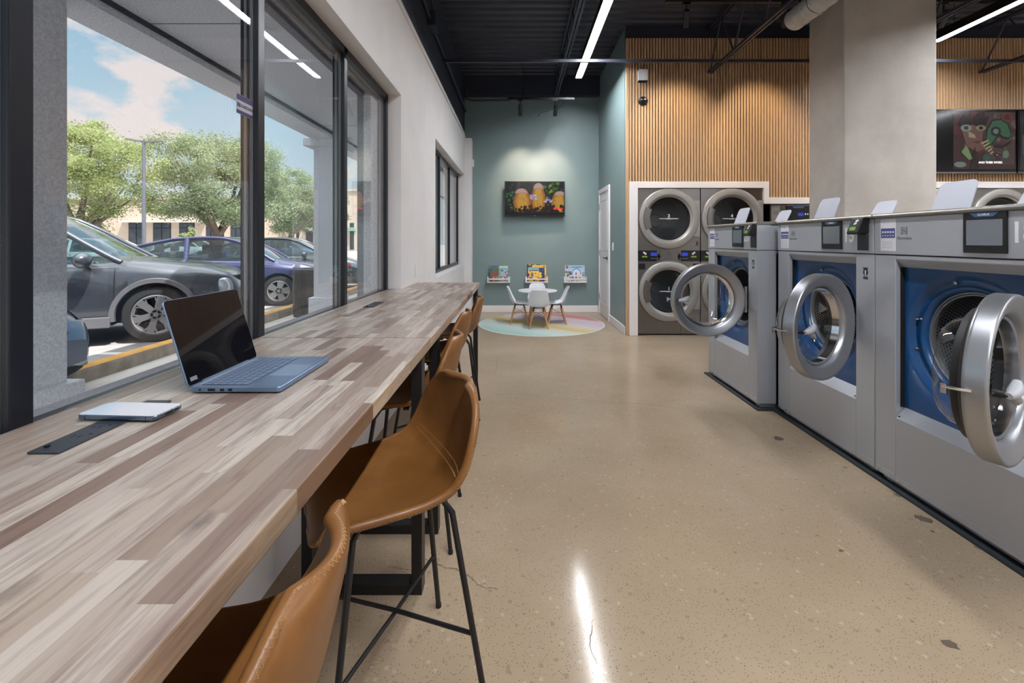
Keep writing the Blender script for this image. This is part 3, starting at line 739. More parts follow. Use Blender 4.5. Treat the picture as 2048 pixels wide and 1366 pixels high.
    for z in (1.252,1.242,1.232,1.222): lb.box(L0+.055, L0+.12, y-.0014, y-.001, z, z+.0025, 2)
    LB = lb.build('price_label', [LABELW, LABELB, M('label_grey', srgb(190,192,200), .5)], CP, smooth=0)
    textmesh('lettering', {'20':'60 LB','15':'60 LB','18':'60 LB'}[num], .017, (L0+.078, y-.0012, 1.351), ux_, uz_, M('label_grey'), LB, ext=.0003)
    emblem(CP, L0+.190, 1.308, .017, y, INK)
    textmesh('brand_name', 'Electrolux', .0205, (L0+.190, y-.0003, 1.272), ux_, uz_, INK, CP, ext=.0004)
    ds = MB().rrect(L0+.492, L0+.664, 1.208, 1.378, .003, y-.007, y, 0); DS = ds.build('display', BLKPL, CP, smooth=30)
    MB().rrect(L0+.506, L0+.650, 1.240, 1.345, .002, y-.0078, y-.007, 0).build('screen', DISPG, DS, smooth=0)
    MB().prism([(L0+.52,1.374),(L0+.636,1.374),(L0+.615,1.357),(L0+.541,1.357)], 'y', y-.0085, y-.007).build('badge', BADGE, DS, smooth=0)
    textmesh('badge_text', 'CLARUS', .013, (L0+.578, y-.0088, 1.3655), ux_, uz_, WINK, DS, ext=.0003)
    MB().box(L0+.556, L0+.604, y-.0082, y-.007, 1.222, 1.231).build('button', M('port_black'), DS, smooth=0)
    textmesh('machine_number', num, .112, (L0+.716, y-.0004, 1.287), ux_, uz_, WINK, CP, off=.0028, ext=.0006, sx=.78)
    if reader:
        rd = MB(); X = Matrix.Identity(4)
        rd.prism([(y,1.302),(y-.062,1.292),(y-.068,1.302),(y-.036,1.384),(y,1.384)], 'x', L0+.788, L0+.868)
        RD = rd.build('card_reader', BLKPL, o, bev=.004, smooth=0)
        rd2 = MB().box(L0+.795, L0+.864, y-.012, y, 1.205, 1.302); rd2.build('reader_bracket', M('reader_bracket_dark', srgb(60,62,68), .25, .6), RD, bev=.002, smooth=0)
        f = Vector((0,-.082-y-.0+y,1.302)); 
        def face(u, w, e=.001):                    # point on the sloped face: u across, w up
            p0 = np.array((0, y-.068, 1.302)); p1 = np.array((0, y-.036, 1.384)); q = p0+(p1-p0)*w; nn = np.array((0,-.91,.41)); q = q+nn*e; return (L0+.788+u*.080, q[1], q[2])
        lc = MB(); q = [(.18,.16),(.72,.16),(.72,.40),(.18,.40)]; lc.add([face(a,b) for a,b in q], [[0,1,2,3]]); lc.build('lcd', LCDG, RD, smooth=0)
        sw_ = MB()
        for (cu, cw, ru, rw) in ((.55,.62,.13,.07),(.62,.80,.15,.09)):
            sw_.add([face(cu+ru*math.cos(2*PI*i/14), cw+rw*math.sin(2*PI*i/14), .0013) for i in range(14)], [list(range(14))])
        sw_.add([face(a,b,.0013) for a,b in ((.40,.55),(.50,.52),(.72,.84),(.62,.88))], [[0,1,2,3]])
        sw_.build('tap_symbol', WINK, RD, smooth=0)
    il = MB().box(h-.076, h-.044, -.0008, 0, 1.100, 1.112, 0).cyl((h-.060,-.0008,1.085),(h-.060,0,1.085),.018,n=20,mi=0).box(h-.076, h-.044, -.0008, 0, 1.048, 1.062, 0)
    il.cyl((h-.060,-.0012,1.092),(h-.060,-.0008,1.092),.005,n=10,mi=1).box(h-.064,h-.056,-.0012,-.0008,1.070,1.088,1)
    il.build('warning_label', [M('label_ink_black', srgb(40,42,48), .5), LABELW], body, smooth=0)
    # open door, hinged on the right
    Dr = .282; off = .300
    hx = xi1+.004; dY = -.012
    rg = MB(); c = (-off, 0, 0)
    prof = [(.262,.048),(.278,.045),(.282,.038),(.282,.034),(.282,-.006),(.282,-.010),(.280,-.0145),(.276,-.0168),(.271,-.0168),(.266,-.0155),(.230,-.003),(.225,-.001),(.219,.003),(.214,.010),(.2075,.024),(.206,.030),(.206,.048)]
    rg.lathe(prof, 'y', 80, c=c)
    dob = rg.build('door', STEELD, o, smooth=50); dob.location = (hx, dY, zc); dob.rotation_euler = (0,0,R(theta))
    MB().lathe([(.262,.046),(.246,.062),(.232,.066),(.226,.085),(.214,.092),(.208,.070),(.206,.046)], 'y', 72, c=c).build('door_gasket', RUBBER, dob, smooth=50)
    gl = MB().lathe([(.206,.018),(.200,.045),(.196,.090),(.186,.130),(.168,.150),(.12,.162),(.0,.166)], 'y', 72, c=c); gl.build('door_glass', DGLASS, dob, smooth=60, fixn=True)
    MB().lathe([(.205,.020),(.196,.024),(.193,.060),(.201,.062)], 'y', 72, c=c).build('glass_collar', M('collar_chrome', (.75,.75,.77,1), .12, 1), dob, smooth=50)
    hl = MB().cyl((-off-.238,-.016,0),(-off-.238,-.050,0),.012,n=14,mi=1)
    hl.tube([(-off-.250,-.052,.0),(-off-.225,-.056,.004),(-off-.195,-.056,.012),(-off-.170,-.052,.030)], [.010,.017,.019,.011], 12).tube([(-off-.215,-.055,.0),(-off-.185,-.054,-.022),(-off-.165,-.050,-.036)], [.012,.014,.008], 10)
    hl.build('door_handle', [GREYPL, RUBBER], dob, smooth=60)
    MB().tube([(-off-.282,.02,0),(-off-.290,.05,0),(-off-.288,.085,.0)], .006, 8).box(-off-.293,-off-.283,.075,.09,-.022,.010).build('latch_hook', CHROME, dob)
    MB().prism([(-.05,.05),(.004,.03),(.004,-.03),(-.05,-.05)], 'y', .010, .034).cyl((0,.02,-.10),(0,.02,.10),.011,n=12).build('hinge', STEELD, dob, smooth=40)
    rc = MB()
    for k in range(6):
        a = R(205-k*5); rc.box(-off+.248*math.cos(a)-.004, -off+.248*math.cos(a)+.004, -.0206, -.0186, .248*math.sin(a)-.003, .248*math.sin(a)+.003) if k % 2 else None
    rc.build('recycling_mark', M('etched_grey', srgb(120,122,128), .5), dob, smooth=0)
    # soap dispenser lids standing open on top
    def flap(x0, x1, yb, ht, tilt, mat):
        m = MB(); X = Matrix.Translation((0,yb,1.402)) @ Matrix.Rotation(R(-tilt), 4, 'X')
        poly = [(x0-.006,0)]+[(x1+.006,0)]+[(x1-.03+.03*math.cos(R(a)), ht-.03+.03*math.sin(R(a))) for a in (0,22,45,67,90)]+[(x0+.03-.03*math.cos(R(a)), ht-.03+.03*math.sin(R(a))) for a in (90,67,45,22,0)]
        m.prism(poly, 'y', 0, .006, X=X); f_ = m.build('dispenser_lid', mat, o, bev=.0015, smooth=0)
        return f_
    flap(L0+.14, L0+.33, .17, .155, 20, M('frosted_lid', srgb(192,195,208), .4)); flap(L0+.26, L0+.43, .46, .135, 28, M('frosted_lid'))
    return o
make_washer(4.266, .868, 1.80, '20', 90, 'washer 20 with a door swung square open, farthest and jutting out of the row', True)
make_washer(3.332, .898, 1.915, '15', 117, 'middle washer numbered 15 with its steel door half open and a card reader', False)
make_washer(2.432, .898, 1.915, '18', 120, 'closest washer numbered 18, its drum and blue panel open to view', False)
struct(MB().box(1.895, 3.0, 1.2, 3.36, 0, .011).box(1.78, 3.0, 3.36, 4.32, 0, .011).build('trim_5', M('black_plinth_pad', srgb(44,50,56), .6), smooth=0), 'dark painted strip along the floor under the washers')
# ------------------------------------------------------------------ stack dryers in the wall
LCDB = M('blue_lcd', srgb(40,64,190), .3, emit=.25)
DRYIN = M('dryer_drum_dark', srgb(120,124,128), .45, .4)
def dryer_door(o, cx, cz, num):
    rg = MB(); c = (cx, 0, cz)
    rg.lathe([(.405,.0),(.405,-.012),(.402,-.022),(.394,-.030),(.389,-.0318),(.345,-.036),(.322,-.0355),(.316,-.034),(.310,-.028),(.305,-.018),(.300,-.0155),(.292,-.013),(.288,-.010),(.284,.004)], 'y', 80, c=c)
    d = rg.build('door', DRYRING, o, smooth=50)
    MB().lathe([(.284,.0),(.276,.012),(.270,.03)], 'y', 64, c=c).build('door_gasket', RUBBER, d, smooth=50)
    MB().lathe([(.286,-.002),(.2,-.006),(0,-.008)], 'y', 64, c=c).build('door_glass', DRYGLASS, d, smooth=60)
    h_ = MB(); rows = []
    for k in range(13):
        a = R(180+26-52*k/12); rows.append([(cx+r*math.cos(a), y, cz+r*math.sin(a)) for r, y in ((.345,-.036),(.340,-.052),(.300,-.058),(.262,-.052),(.258,-.036),(.262,-.030))])
    h_.grid(rows).build('door_handle', DRYST, d, smooth=40)
    MB().box(cx+.33, cx+.408, -.026, .0, cz-.24, cz+.24).build('hinge_plate', DRYRING, d, bev=.003, smooth=0)
    if num:
        MB().box(cx-.125, cx+.125, -.0105, -.0095, cz-.004, cz+.004).box(cx-.03,cx+.03,-.0105,-.0095,cz-.009,cz+.001).build('door_line', WINK, d, smooth=0)
        textmesh('door_number', num, .062, (cx, -.010, cz+.034), ux_, uz_, WINK, d, off=.0012)
    # drum inside
    MB().lathe([(.285,.03),(.36,.04),(.36,.60),(0,.60)], 'y', 56, c=c).lathe([(.10,.592),(.085,.57),(0,.565)], 'y', 30, c=c).build('drum', DRYIN, o, smooth=40)
def make_dryer(x0, nums, label, W=.836):
    o = empty('stack_dryer', (x0+W/2, 6.045, 0), label, 'dryer', 'stacked tumble dryers in the wall')
    h = W/2-.002; cx = -.003
    b = MB(); n = 72; T = [2*PI*i/n for i in range(n)]
    def pan(z0, z1, cz, r):
        rows = []
        def rect(t):
            c, s_ = math.cos(t), math.sin(t)
            k = min(h/abs(c) if abs(c) > 1e-6 else 9, ((z1-cz) if s_ > 0 else (cz-z0))/abs(s_) if abs(s_) > 1e-6 else 9); return k
        TT = sorted(T+[math.atan2(sz*(z1-cz if sz > 0 else cz-z0), sx*h) % (2*PI) for sx in (-1,1) for sz in (-1,1)])
        rows.append([(rect(t)*math.cos(t), 0, cz+rect(t)*math.sin(t)) for t in TT]); rows.append([(r*math.cos(t)+cx, 0, cz+r*math.sin(t)) for t in TT]); rows.append([(r*math.cos(t)+cx, .03, cz+r*math.sin(t)) for t in TT])
        b.grid(rows, closed_u=True)
    pan(1.142, 1.955, 1.55, .287); pan(.18, .978, .585, .287)
    b.box(-h, h, .0, .08, .978, 1.142)
    b.box(-h, h, .004, .08, .02, .178).box(-h, -h+.004, .0, 1.0, .02, 1.955).box(h-.004, h, 0, 1.0, .02, 1.955).box(-h, h, .0, 1.0, 1.951, 1.955).box(-h,h,.98,1.0,.02,1.955)
    b.build('cabinet', DRYST, o, smooth=40)
    MB().box(-h, h, .03, .2, 0, .02).build('plinth', BLACK, o, smooth=0)
    kp = MB()
    for a, c in ((-h+.004,-.17),(-.164,.15),(.156,h-.004)): kp.box(a, c, -.004, .004, .026, .172)
    kp.cyl((-.01,-.008,.135),(-.01,-.004,.135),.008,n=12)
    split(kp.build('kick_panel', DRYST, o, bev=.002, smooth=0))
    dryer_door(o, cx, 1.55, nums[1] if nums else None); dryer_door(o, cx, .585, nums[0] if nums else None)
    # control row
    for sx in (-1, 1):
        c = sx*(.285); m = MB().rrect(c-.122, c+.122, .985, 1.128, .006, -.014, 0); P = m.build('control_module', BLKPL, o, smooth=30)
        MB().box(c-sx*.08-.04, c-sx*.08+.04, -.0152, -.014, 1.055, 1.10).build('screen', LCDB, P, smooth=0)
        MB().box(c+sx*.04-.035, c+sx*.04+.035, -.0152, -.014, 1.035, 1.055).build('lcd', LCDG, P, smooth=0)
        MB().cyl((c+sx*.03,-.0155,1.085),(c+sx*.03,-.014,1.085),.014,n=12).cyl((c+sx*.05,-.0155,1.10),(c+sx*.05,-.014,1.10),.012,n=12).build('tap_symbol', WINK, P, smooth=0)
        bt = MB()
        for k in range(4): bt.cyl((c-sx*.11+sx*k*.02,-.0155,1.02),(c-sx*.11+sx*k*.02,-.014,1.02),.004,n=8)
        bt.build('button', WINK, P, smooth=0)
        m2 = MB().rrect(sx*.36-.05, sx*.36+.05, .868, .962, .004, -.008, 0).box(sx*.36-.042, sx*.36+.042, -.0085, -.008, .876, .954, 1); m2.build('coin_box', [DRYST, BLKPL], o, smooth=0)
        kh = MB().box(sx*.135-.008, sx*.135+.008, -.012, 0, 1.0, 1.085).box(sx*.135-.02, sx*.135+.02, -.012,0,1.035,1.06); kh.build('lock_slot', BLKPL, o, smooth=0)
    cp = MB().rrect(-.115, .115, .985, 1.128, .004, -.006, 0); CP = cp.build('center_plate', DRYST, o, smooth=30)
    emblem(CP, 0, 1.070, .026, -.006, INK); textmesh('brand_name', 'Electrolux', .030, (0,-.0064,1.020), ux_, uz_, INK, CP)
    MB().cyl((0,-.012,1.108),(0,-.006,1.108),.009,n=14).build('bolt', CHROME, CP)
    wl_ = MB().box(h-.06, h-.02, -.001, 0, 1.19, 1.20).cyl((h-.04,-.001,1.22),(h-.04,0,1.22),.016,n=14).box(h-.06,h-.02,-.001,0,1.24,1.25); wl_.build('warning_label', M('label_ink_black'), o, smooth=0)
    return o
def rel(c, label, x): c['label'] = label; c.location.x = x
make_dryer(1.606, ('1','2'), 'stack dryer with doors numbered 1 and 2 beside the slat wall end')
d2 = make_dryer(2.443, ('3','4'), 'stack dryer with door numbered 4, partly behind the farthest washer')
d3 = make_dryer(6.03, None, 'dryer behind the closest washer, under the dark wall screens')
for x, lab in ((5.192,'dryer stack half hidden between the concrete column and the next dryer'),(6.868,'dryer stack right of the one under the screens, off the picture edge'),(7.706,'second dryer stack past the picture edge, opposite the laptop screen')):
    c = copy_tree(d3); rel(c, lab, x+.42)
# low machine between the stacks
lo = empty('low_washer', (3.84, 6.045, 0), 'lower steel machine with a small control display between the dryer stacks', 'washer')
h = .47
MB().box(-h, h, 0, .95, .03, 1.74).build('cabinet', DRYST, lo, bev=.004, smooth=0)
MB().box(-h, h, -.004, 0, 1.46, 1.735).build('control_panel', DRYST, lo, bev=.003, smooth=0)
mm = MB().rrect(-.455, -.345, 1.50, 1.72, .004, -.008, -.004); pl = mm.build('badge_plate', DRYRING, lo, smooth=30); emblem(pl, -.40, 1.63, .028, -.008, INK)
mm = MB().rrect(-.26, .06, 1.50, 1.72, .006, -.018, -.004); pl = mm.build('display', BLKPL, lo, smooth=30)
MB().box(-.11,-.04,-.0192,-.018,1.585,1.625).build('screen', LCDB, pl, smooth=0); MB().box(-.02,-.005,-.0192,-.018,1.60,1.62).box(.01,.025,-.0192,-.018,1.60,1.62).build('button', WINK, pl, smooth=0)
MB().prism([(-.19,1.712),(-.02,1.712),(-.045,1.69),(-.165,1.69)], 'y', -.0192, -.018).build('badge', BADGE, pl, smooth=0)
MB().lathe([(.33,0),(.325,-.03),(.29,-.04),(.24,-.03),(.23,0)], 'y', 64, c=(0,0,.85)).build('door', DRYRING, lo, smooth=50)
MB().lathe([(.232,-.02),(0,-.024)], 'y', 48, c=(0,0,.85)).build('door_glass', M('dark_door_glass', srgb(24,26,30), .1), lo, smooth=50)
lc = copy_tree(lo); rel(lc, 'lower steel machine mostly hidden behind the concrete column', 4.715); lc.scale.x = .84
# ------------------------------------------------------------------ play corner
RUGM = M('watercolour_rug', rough=.95, spec=.1); t = NT(RUGM); v = t.coord()
mp = t.n('ShaderNodeMapping'); mp.inputs['Rotation'].default_value = (0,0,R(40)); t.l(v, mp.inputs[0]); vv = mp.outputs[0]
sp = t.n('ShaderNodeSeparateXYZ'); t.l(vv, sp.inputs[0])
q = t.math('ADD', sp.outputs[1], t.math('MULTIPLY', t.math('SUBTRACT', t.noise(vv, 5, 5, .7, (.5,3,1)), .5), .45))
q = t.math('ADD', t.math('MULTIPLY', q, .5), .5)
cr = t.ramp(q, [(.06, srgb(150,182,178)), (.22, srgb(178,198,192)), (.34, srgb(190,190,182)), (.42, srgb(190,172,116)), (.50, srgb(196,182,140)), (.56, srgb(198,190,190)), (.70, srgb(196,176,186)), (.80, srgb(196,186,192)), (.86, srgb(188,132,130)), (.97, srgb(190,138,138))])
t.l(cr, t.b.inputs['Base Color']); t.bump(t.noise(v, 220, 2), .3, .004)
RX, RY = .375, 6.90
rg = MB().lathe([(0,.008),(.93,.008),(.945,.007),(.95,.001)], 'z', 96); ro = rg.build('round_rug', RUGM, smooth=0); ro.location = (RX,RY,.0005)
MB().lathe([(.932,.0082),(.942,.0088),(.951,.005),(.951,.0)], 'z', 96).build('binding', M('rug_binding', srgb(196,196,192), .9), ro)
tag(ro, 'round pastel watercolour rug under the little white table', 'rug')
DOWEL = noisy('beech_dowel', srgb(196,152,112), srgb(178,132,92), 9, .5, scl=(4,4,1))
SHELLW = M('white_chair_plastic', srgb(226,229,236), .35)
WIRE = BLACK
tb = empty('kids_table', (.32, 6.90, .0098), 'small round white play table in the middle of the rug', 'table')
MB().lathe([(0,.478),(.27,.478),(.292,.484),(.296,.492),(.290,.4985),(0,.4985)], 'z', 64).build('tabletop', WPL, tb, smooth=40)
for k in range(4):
    a = R(45+90*k); c, s = math.cos(a), math.sin(a)
    l = MB().cyl((.085*c,.085*s,.455),(.20*c,.20*s,0),.017,.011,12); lo_ = l.build('leg', DOWEL, tb)
    MB().cyl((.085*c,.085*s,.43),(.07*c,.07*s,.48),.011,n=8).build('leg_bracket', BLACK, lo_)
wb_ = MB()
for k in range(4):
    a = R(45+90*k); b = R(135+90*k); wb_.cyl((.09*math.cos(a),.09*math.sin(a),.44),(.125*math.cos(b),.125*math.sin(b),.30),.003,n=6)
wb_.build('wire_brace', WIRE, tb)
KC = [(-.150,.268,.11,.002),(-.148,.290,.130,.006),(-.11,.300,.142,.012),(-.04,.297,.150,.020),(.03,.296,.152,.030),(.085,.306,.152,.040),(.118,.335,.150,.046),(.138,.38,.145,.042),(.153,.43,.136,.034),(.168,.485,.126,.026),(.182,.53,.118,.018),(.192,.553,.112,.010)]
def kid_chair(x, y, rz, label):
    o = empty('kids_chair', (x, y, .0098), label, 'chair', 'white shell chairs around the play table', rz)
    rows = sweep(KC, 17, 2.2, (.05,.07)); s = MB().grid(rows).build('seat_shell', SHELLW, o, smooth=70)
    md = s.modifiers.new('thick', 'SOLIDIFY'); md.thickness = .009; md.offset = 0
    MB().tube(boundary(rows), .0058, 6, closed=True).build('shell_rim', SHELLW, s, smooth=80)
    T = {}
    for sx in (-1,1):
        for sy in (-1,1):
            tp = (sx*.075, sy*.075, .235); ft = (sx*.135, sy*.135, 0); T[sx,sy] = (tp, ft)
            l = MB().cyl(tp, ft, .0155, .010, 12).build('leg', DOWEL, o)
            MB().tube([(sx*.055,sy*.055,.292),(sx*.070,sy*.070,.262),(tp[0]*1.03,tp[1]*1.03,.215)], .0085, 8).build('leg_bracket', BLACK, l)
    w = MB()
    for a, b in (((-1,-1),(1,-1)),((1,-1),(1,1)),((1,1),(-1,1)),((-1,1),(-1,-1))):
        for p, q_ in ((a,b),(b,a)):
            t0, f0 = (np.array(k_) for k_ in T[p]); t1, f1 = (np.array(k_) for k_ in T[q_])
            w.cyl(t0+(f0-t0)*.05, t1+(f1-t1)*.45, .0026, n=6)
    w.tube([(-.075,-.075,.28),(.075,.075,.28)], .0035, 6).tube([(-.075,.075,.28),(.075,-.075,.28)], .0035, 6)
    w.build('wire_brace', WIRE, o)
kid_chair(.045, 6.88, R(180), 'white shell chair at the side of the play table nearest the windows')
kid_chair(.605, 6.88, R(0), 'white shell chair at the side of the play table nearest the white door')
kid_chair(.315, 6.55, R(-90), 'white shell chair in front of the play table, its back to the room')
kid_chair(.335, 7.22, R(90), 'white shell chair behind the play table, against the green wall')
# ------------------------------------------------------------------ flat pictures drawn as coloured polygons
class PIC:
    def __init__(s, w, h): s.mb = MB(); s.k = 0; s.w = w; s.h = h
    def poly(s, pts, col):                      # pts in 0..1 of the picture, y up
        s.k += 1; e = -.00006*s.k
        s.mb.add([((u-.5)*s.w, e, (v_-.5)*s.h) for u, v_ in pts], [list(range(len(pts)))], col=srgb(*col)); return s
    def rect(s, a, b, c, d, col): return s.poly([(a,c),(b,c),(b,d),(a,d)], col)
    def ell(s, cx, cy, rx, ry, col, n=20, a0=0, a1=360):
        return s.poly([(cx+rx*math.cos(R(a0+(a1-a0)*i/n)), cy+ry*math.sin(R(a0+(a1-a0)*i/n))) for i in range(n if a1-a0 == 360 else n+1)], col)
    def blobs(s, n, x0, x1, y0, y1, r0, r1, cols):
        for _ in range(n):
            cx, cy = random.uniform(x0,x1), random.uniform(y0,y1); r = random.uniform(r0,r1); m = 7; ph = random.random()*6
            s.poly([(min(1,max(0,cx+r*s.h/s.w*(.6+.5*random.random())*math.cos(ph+2*PI*i/m))), min(1,max(0,cy+r*(.6+.5*random.random())*math.sin(ph+2*PI*i/m)))) for i in range(m)], random.choice(cols))
        return s
    def build(s, name, mat, parent, loc): o = s.mb.build(name, mat, parent, smooth=0, fixn=False); o.location = loc; return o
SCREENM = vcol_mat('tv_picture', emit=.30, rough=.22, spec=.2); PRINT = vcol_mat('printed_cover', rough=.35)
# television on the green wall: a generic dark garden scene
tv = empty('television', (.318, 7.93, 1.985), 'small wall television on the green wall playing a garden cartoon picture', 'television', rz=R(1.5))
tw, th = 1.05, .615
MB().box(-tw/2, tw/2, -.02, .015, -th/2, th/2).build('bezel', BLKPL, tv, bev=.004, smooth=0)
MB().box(-.2,.2,.015,.05,-.15,.15).box(-.05,.05,.05,.086,-.1,.1).build('wall_mount', BLACK, tv, smooth=0)
P = PIC(tw-.036, th-.05); P.rect(0,1,0,1,(22,24,30))
P.blobs(90, 0,1,.15,1,.03,.09,[(40,46,58),(28,38,34),(58,66,74),(30,44,40),(64,58,74),(24,30,26)])
P.blobs(34, .62,.9,.5,1,.02,.07,[(96,150,40),(140,190,50),(60,110,40),(40,80,36)]); P.blobs(26, 0,.16,.1,.7,.02,.06,[(50,110,60),(70,140,80),(30,60,36)])
P.blobs(40, 0,.4,.1,.4,.01,.03,[(80,100,70),(110,120,96),(30,40,36)])
for cx, w_, y1_, tl in ((.30,.155,.80,-.03),(.56,.125,.97,0),(.90,.14,.72,.03)):           # three plain yellow gourds with pale tops
    for k, c in enumerate(((176,106,40),(206,134,44),(226,160,56),(236,180,72))):
        f = 1-.16*k; P.poly([(min(1,max(0,cx+tl*.5+w_*f*math.cos(R(a))*(1-.22*max(0,math.sin(R(a)))))), max(.04,(y1_*.5+y1_*.5*math.sin(R(a))*(f*.5+.5)))) for a in range(-90,270,15)], c)
    P.poly([(min(1,max(0,cx+tl+w_*.72*math.cos(R(a)))), y1_*.80+y1_*.20*math.sin(R(a))) for a in range(0,181,15)], (206,164,150)); P.poly([(min(1,max(0,cx+tl+w_*.55*math.cos(R(a)))), y1_*.84+y1_*.15*math.sin(R(a))) for a in range(0,181,15)], (222,188,170))
P.blobs(60, .18,.98,.1,.6,.012,.03,[(196,122,40),(214,146,50),(186,112,40),(228,170,66)])
P.blobs(40, .0,1,.05,.25,.03,.08,[(30,26,26),(44,34,26),(22,22,24)])
P.blobs(16, .42,.52,.46,.60,.02,.045,[(206,196,236),(180,160,216),(232,226,244)]); P.blobs(16, .66,.80,.36,.48,.02,.045,[(206,196,236),(170,180,226),(232,226,244)])
P.blobs(30, .1,1,.02,.16,.03,.08,[(26,20,24),(20,18,24),(40,28,26)]); P.rect(0,1,0,.07,(14,13,16))
sc_ = P.build('screen', SCREENM, tv, (0,-.0205,.010))
textmesh('caption', 'NETFLIX', .044, (.405,-.0285,-.185), (1,0,0), (0,0,1), M('caption_red', srgb(200,18,40), .4, emit=.5), sc_, off=.001)
textmesh('maker_logo', 'TCL', .018, (0,-.0205,-th/2+.012), (1,0,0), (0,0,1), WINK, tv)
# picture ledges and books
def ledge(xc, label, solid=False):
    o = empty('book_ledge', (xc, Y1, .525), label, 'shelf', 'white book ledges on the green wall'); h = .197
    m = MB().box(-h, h, -.10, 0, 0, .014).box(-h, h, -.014, 0, .014, .09).box(-h, -h+.014, -.10, -.014, .014, .10).box(h-.014, h, -.10, -.014, .014, .10)
    m.build('shelf_body', TRIMW, o, smooth=0)
    r = MB().box(-h, h, -.104, -.10, 0, .018).box(-h+.0, h, -.104, -.092, .052, .074); r.build('front_rail', TRIMW, o, smooth=0); return o
XS = [px(u,560,8)[0] for u in (997.5, 1073, 1149.5)]
ledge(XS[0], 'white book ledge with two picture books, closest to the windows'); ledge(XS[1], 'white book ledge holding the stack of yellow and dark picture books'); ledge(XS[2], 'white book ledge holding one wide blue picture book, nearest the door')
def book(xc, w, h, slot, paint, label, lean=6):
    o = empty('picture_book', (xc, Y1-.088+slot*.019, .5405), label, 'book', 'picture books on the ledges'); o.rotation_euler = (R(-lean),0,0)
    MB().box(-w/2, w/2, 0, .010, 0, h).build('cover', M('book_pages', srgb(220,216,206), .7), o, smooth=0)
    P = PIC(w, h); paint(P); P.build('cover_art', PRINT, o, (0,-.0004,h/2)); return o
def b1(P): P.rect(0,1,0,1,(70,84,90)); P.rect(0,1,.75,1,(96,116,150)); P.ell(.62,.42,.5,.42,(96,116,72)); P.ell(.6,.3,.42,.4,(140,84,74)); P.rect(.35,.5,.05,.3,(190,150,140)); P.rect(.62,.85,.05,.35,(110,140,130)); P.blobs(20,0,1,.6,.95,.02,.06,[(80,100,70),(60,74,84),(110,120,140)])
def b2(P): P.rect(0,1,0,1,(120,176,158)); P.rect(.05,.95,.86,.97,(190,215,200)); P.rect(.2,1,0,.78,(150,186,206)); P.blobs(26,.2,1,.05,.75,.03,.09,[(214,140,70),(230,226,220),(70,110,150),(190,80,70),(90,140,170)])
def b3(P): P.rect(0,1,0,1,(34,40,56)); P.ell(.2,.9,.1,.06,(200,150,60)); P.ell(.6,.9,.1,.05,(190,160,90))
def b4(P): P.rect(0,1,0,1,(226,186,70)); P.ell(.85,.9,.08,.05,(120,150,60)); P.rect(.8,.95,.3,.8,(236,206,110)); P.ell(.87,.3,.08,.14,(190,150,60))
def b5(P): P.rect(0,1,0,1,(40,60,110)); P.blobs(20,0,1,.5,1,.01,.03,[(220,180,70),(110,130,170)]); P.ell(.62,.58,.16,.1,(240,200,50)); P.ell(.62,.38,.18,.11,(240,200,50)); P.ell(.6,.12,.2,.1,(190,60,50))
def b6(P): P.rect(0,1,0,1,(238,200,90)); P.rect(0,1,.84,1,(120,180,196)); P.rect(.3,.95,.74,.82,(60,90,140)); P.ell(.18,.76,.1,.07,(90,110,170)); P.blobs(36,0,1,.05,.62,.04,.1,[(120,70,110),(200,120,70),(90,90,120),(150,150,170),(210,150,60),(70,60,80)])
def b7(P):
    P.rect(0,1,0,1,(176,208,226)); P.rect(.2,.98,.86,.93,(140,176,210)); P.blobs(70,0,1,.25,.62,.03,.08,[(70,130,90),(200,150,90),(230,210,180),(90,110,160),(60,90,60),(220,90,70)])
    P.ell(.58,.5,.22,.34,(120,160,206)); P.ell(.58,.48,.19,.28,(214,226,238)); P.rect(.3,.86,.0,.42,(206,220,236)); P.ell(.56,.5,.05,.06,(214,80,60))
    for a, c in ((.38,(90,110,170)),(.56,(200,120,80)),(.74,(130,180,130))): P.ell(a,.18,.07,.16,c)
    P.rect(0,1,.0,.1,(240,240,240)); P.blobs(10,.05,.95,.02,.08,.02,.04,[(60,60,60),(110,140,80)]); P.rect(.04,.16,.82,.97,(206,40,40))
book(XS[0]-.068, .19, .285, 1, b1, 'picture book with a red cottage and hill on its cover'); book(XS[0]+.085, .165, .28, 0, b2, 'teal and blue picture book leaning on the ledge nearest the windows')
book(XS[1]-.05, .23, .325, 3, b3, 'dark navy picture book at the back of the middle ledge'); book(XS[1]+.045, .25, .29, 2, b4, 'yellow picture book behind the blue one on the middle ledge')
book(XS[1]+.03, .22, .245, 1, b5, 'dark blue picture book with yellow lettering shapes on the middle ledge'); book(XS[1]-.055, .19, .255, 0, b6, 'orange and violet picture book at the front of the middle ledge')
bk = book(XS[2]-.005, .345, .285, 0, b7, 'wide light blue picture book with a white dome on its cover')
textmesh('cover_lettering', 'LEGO', .016, (-.172+.0345, -.0035, .255), (1,0,0), (0,0,1), WINK, bk, off=.0006)
textmesh('cover_title', 'LET\'S BUILD', .030, (.03, -.0035, .255), (1,0,0), (0,0,1), M('ink_blue2', srgb(60,90,160), .5), bk, off=.0006)
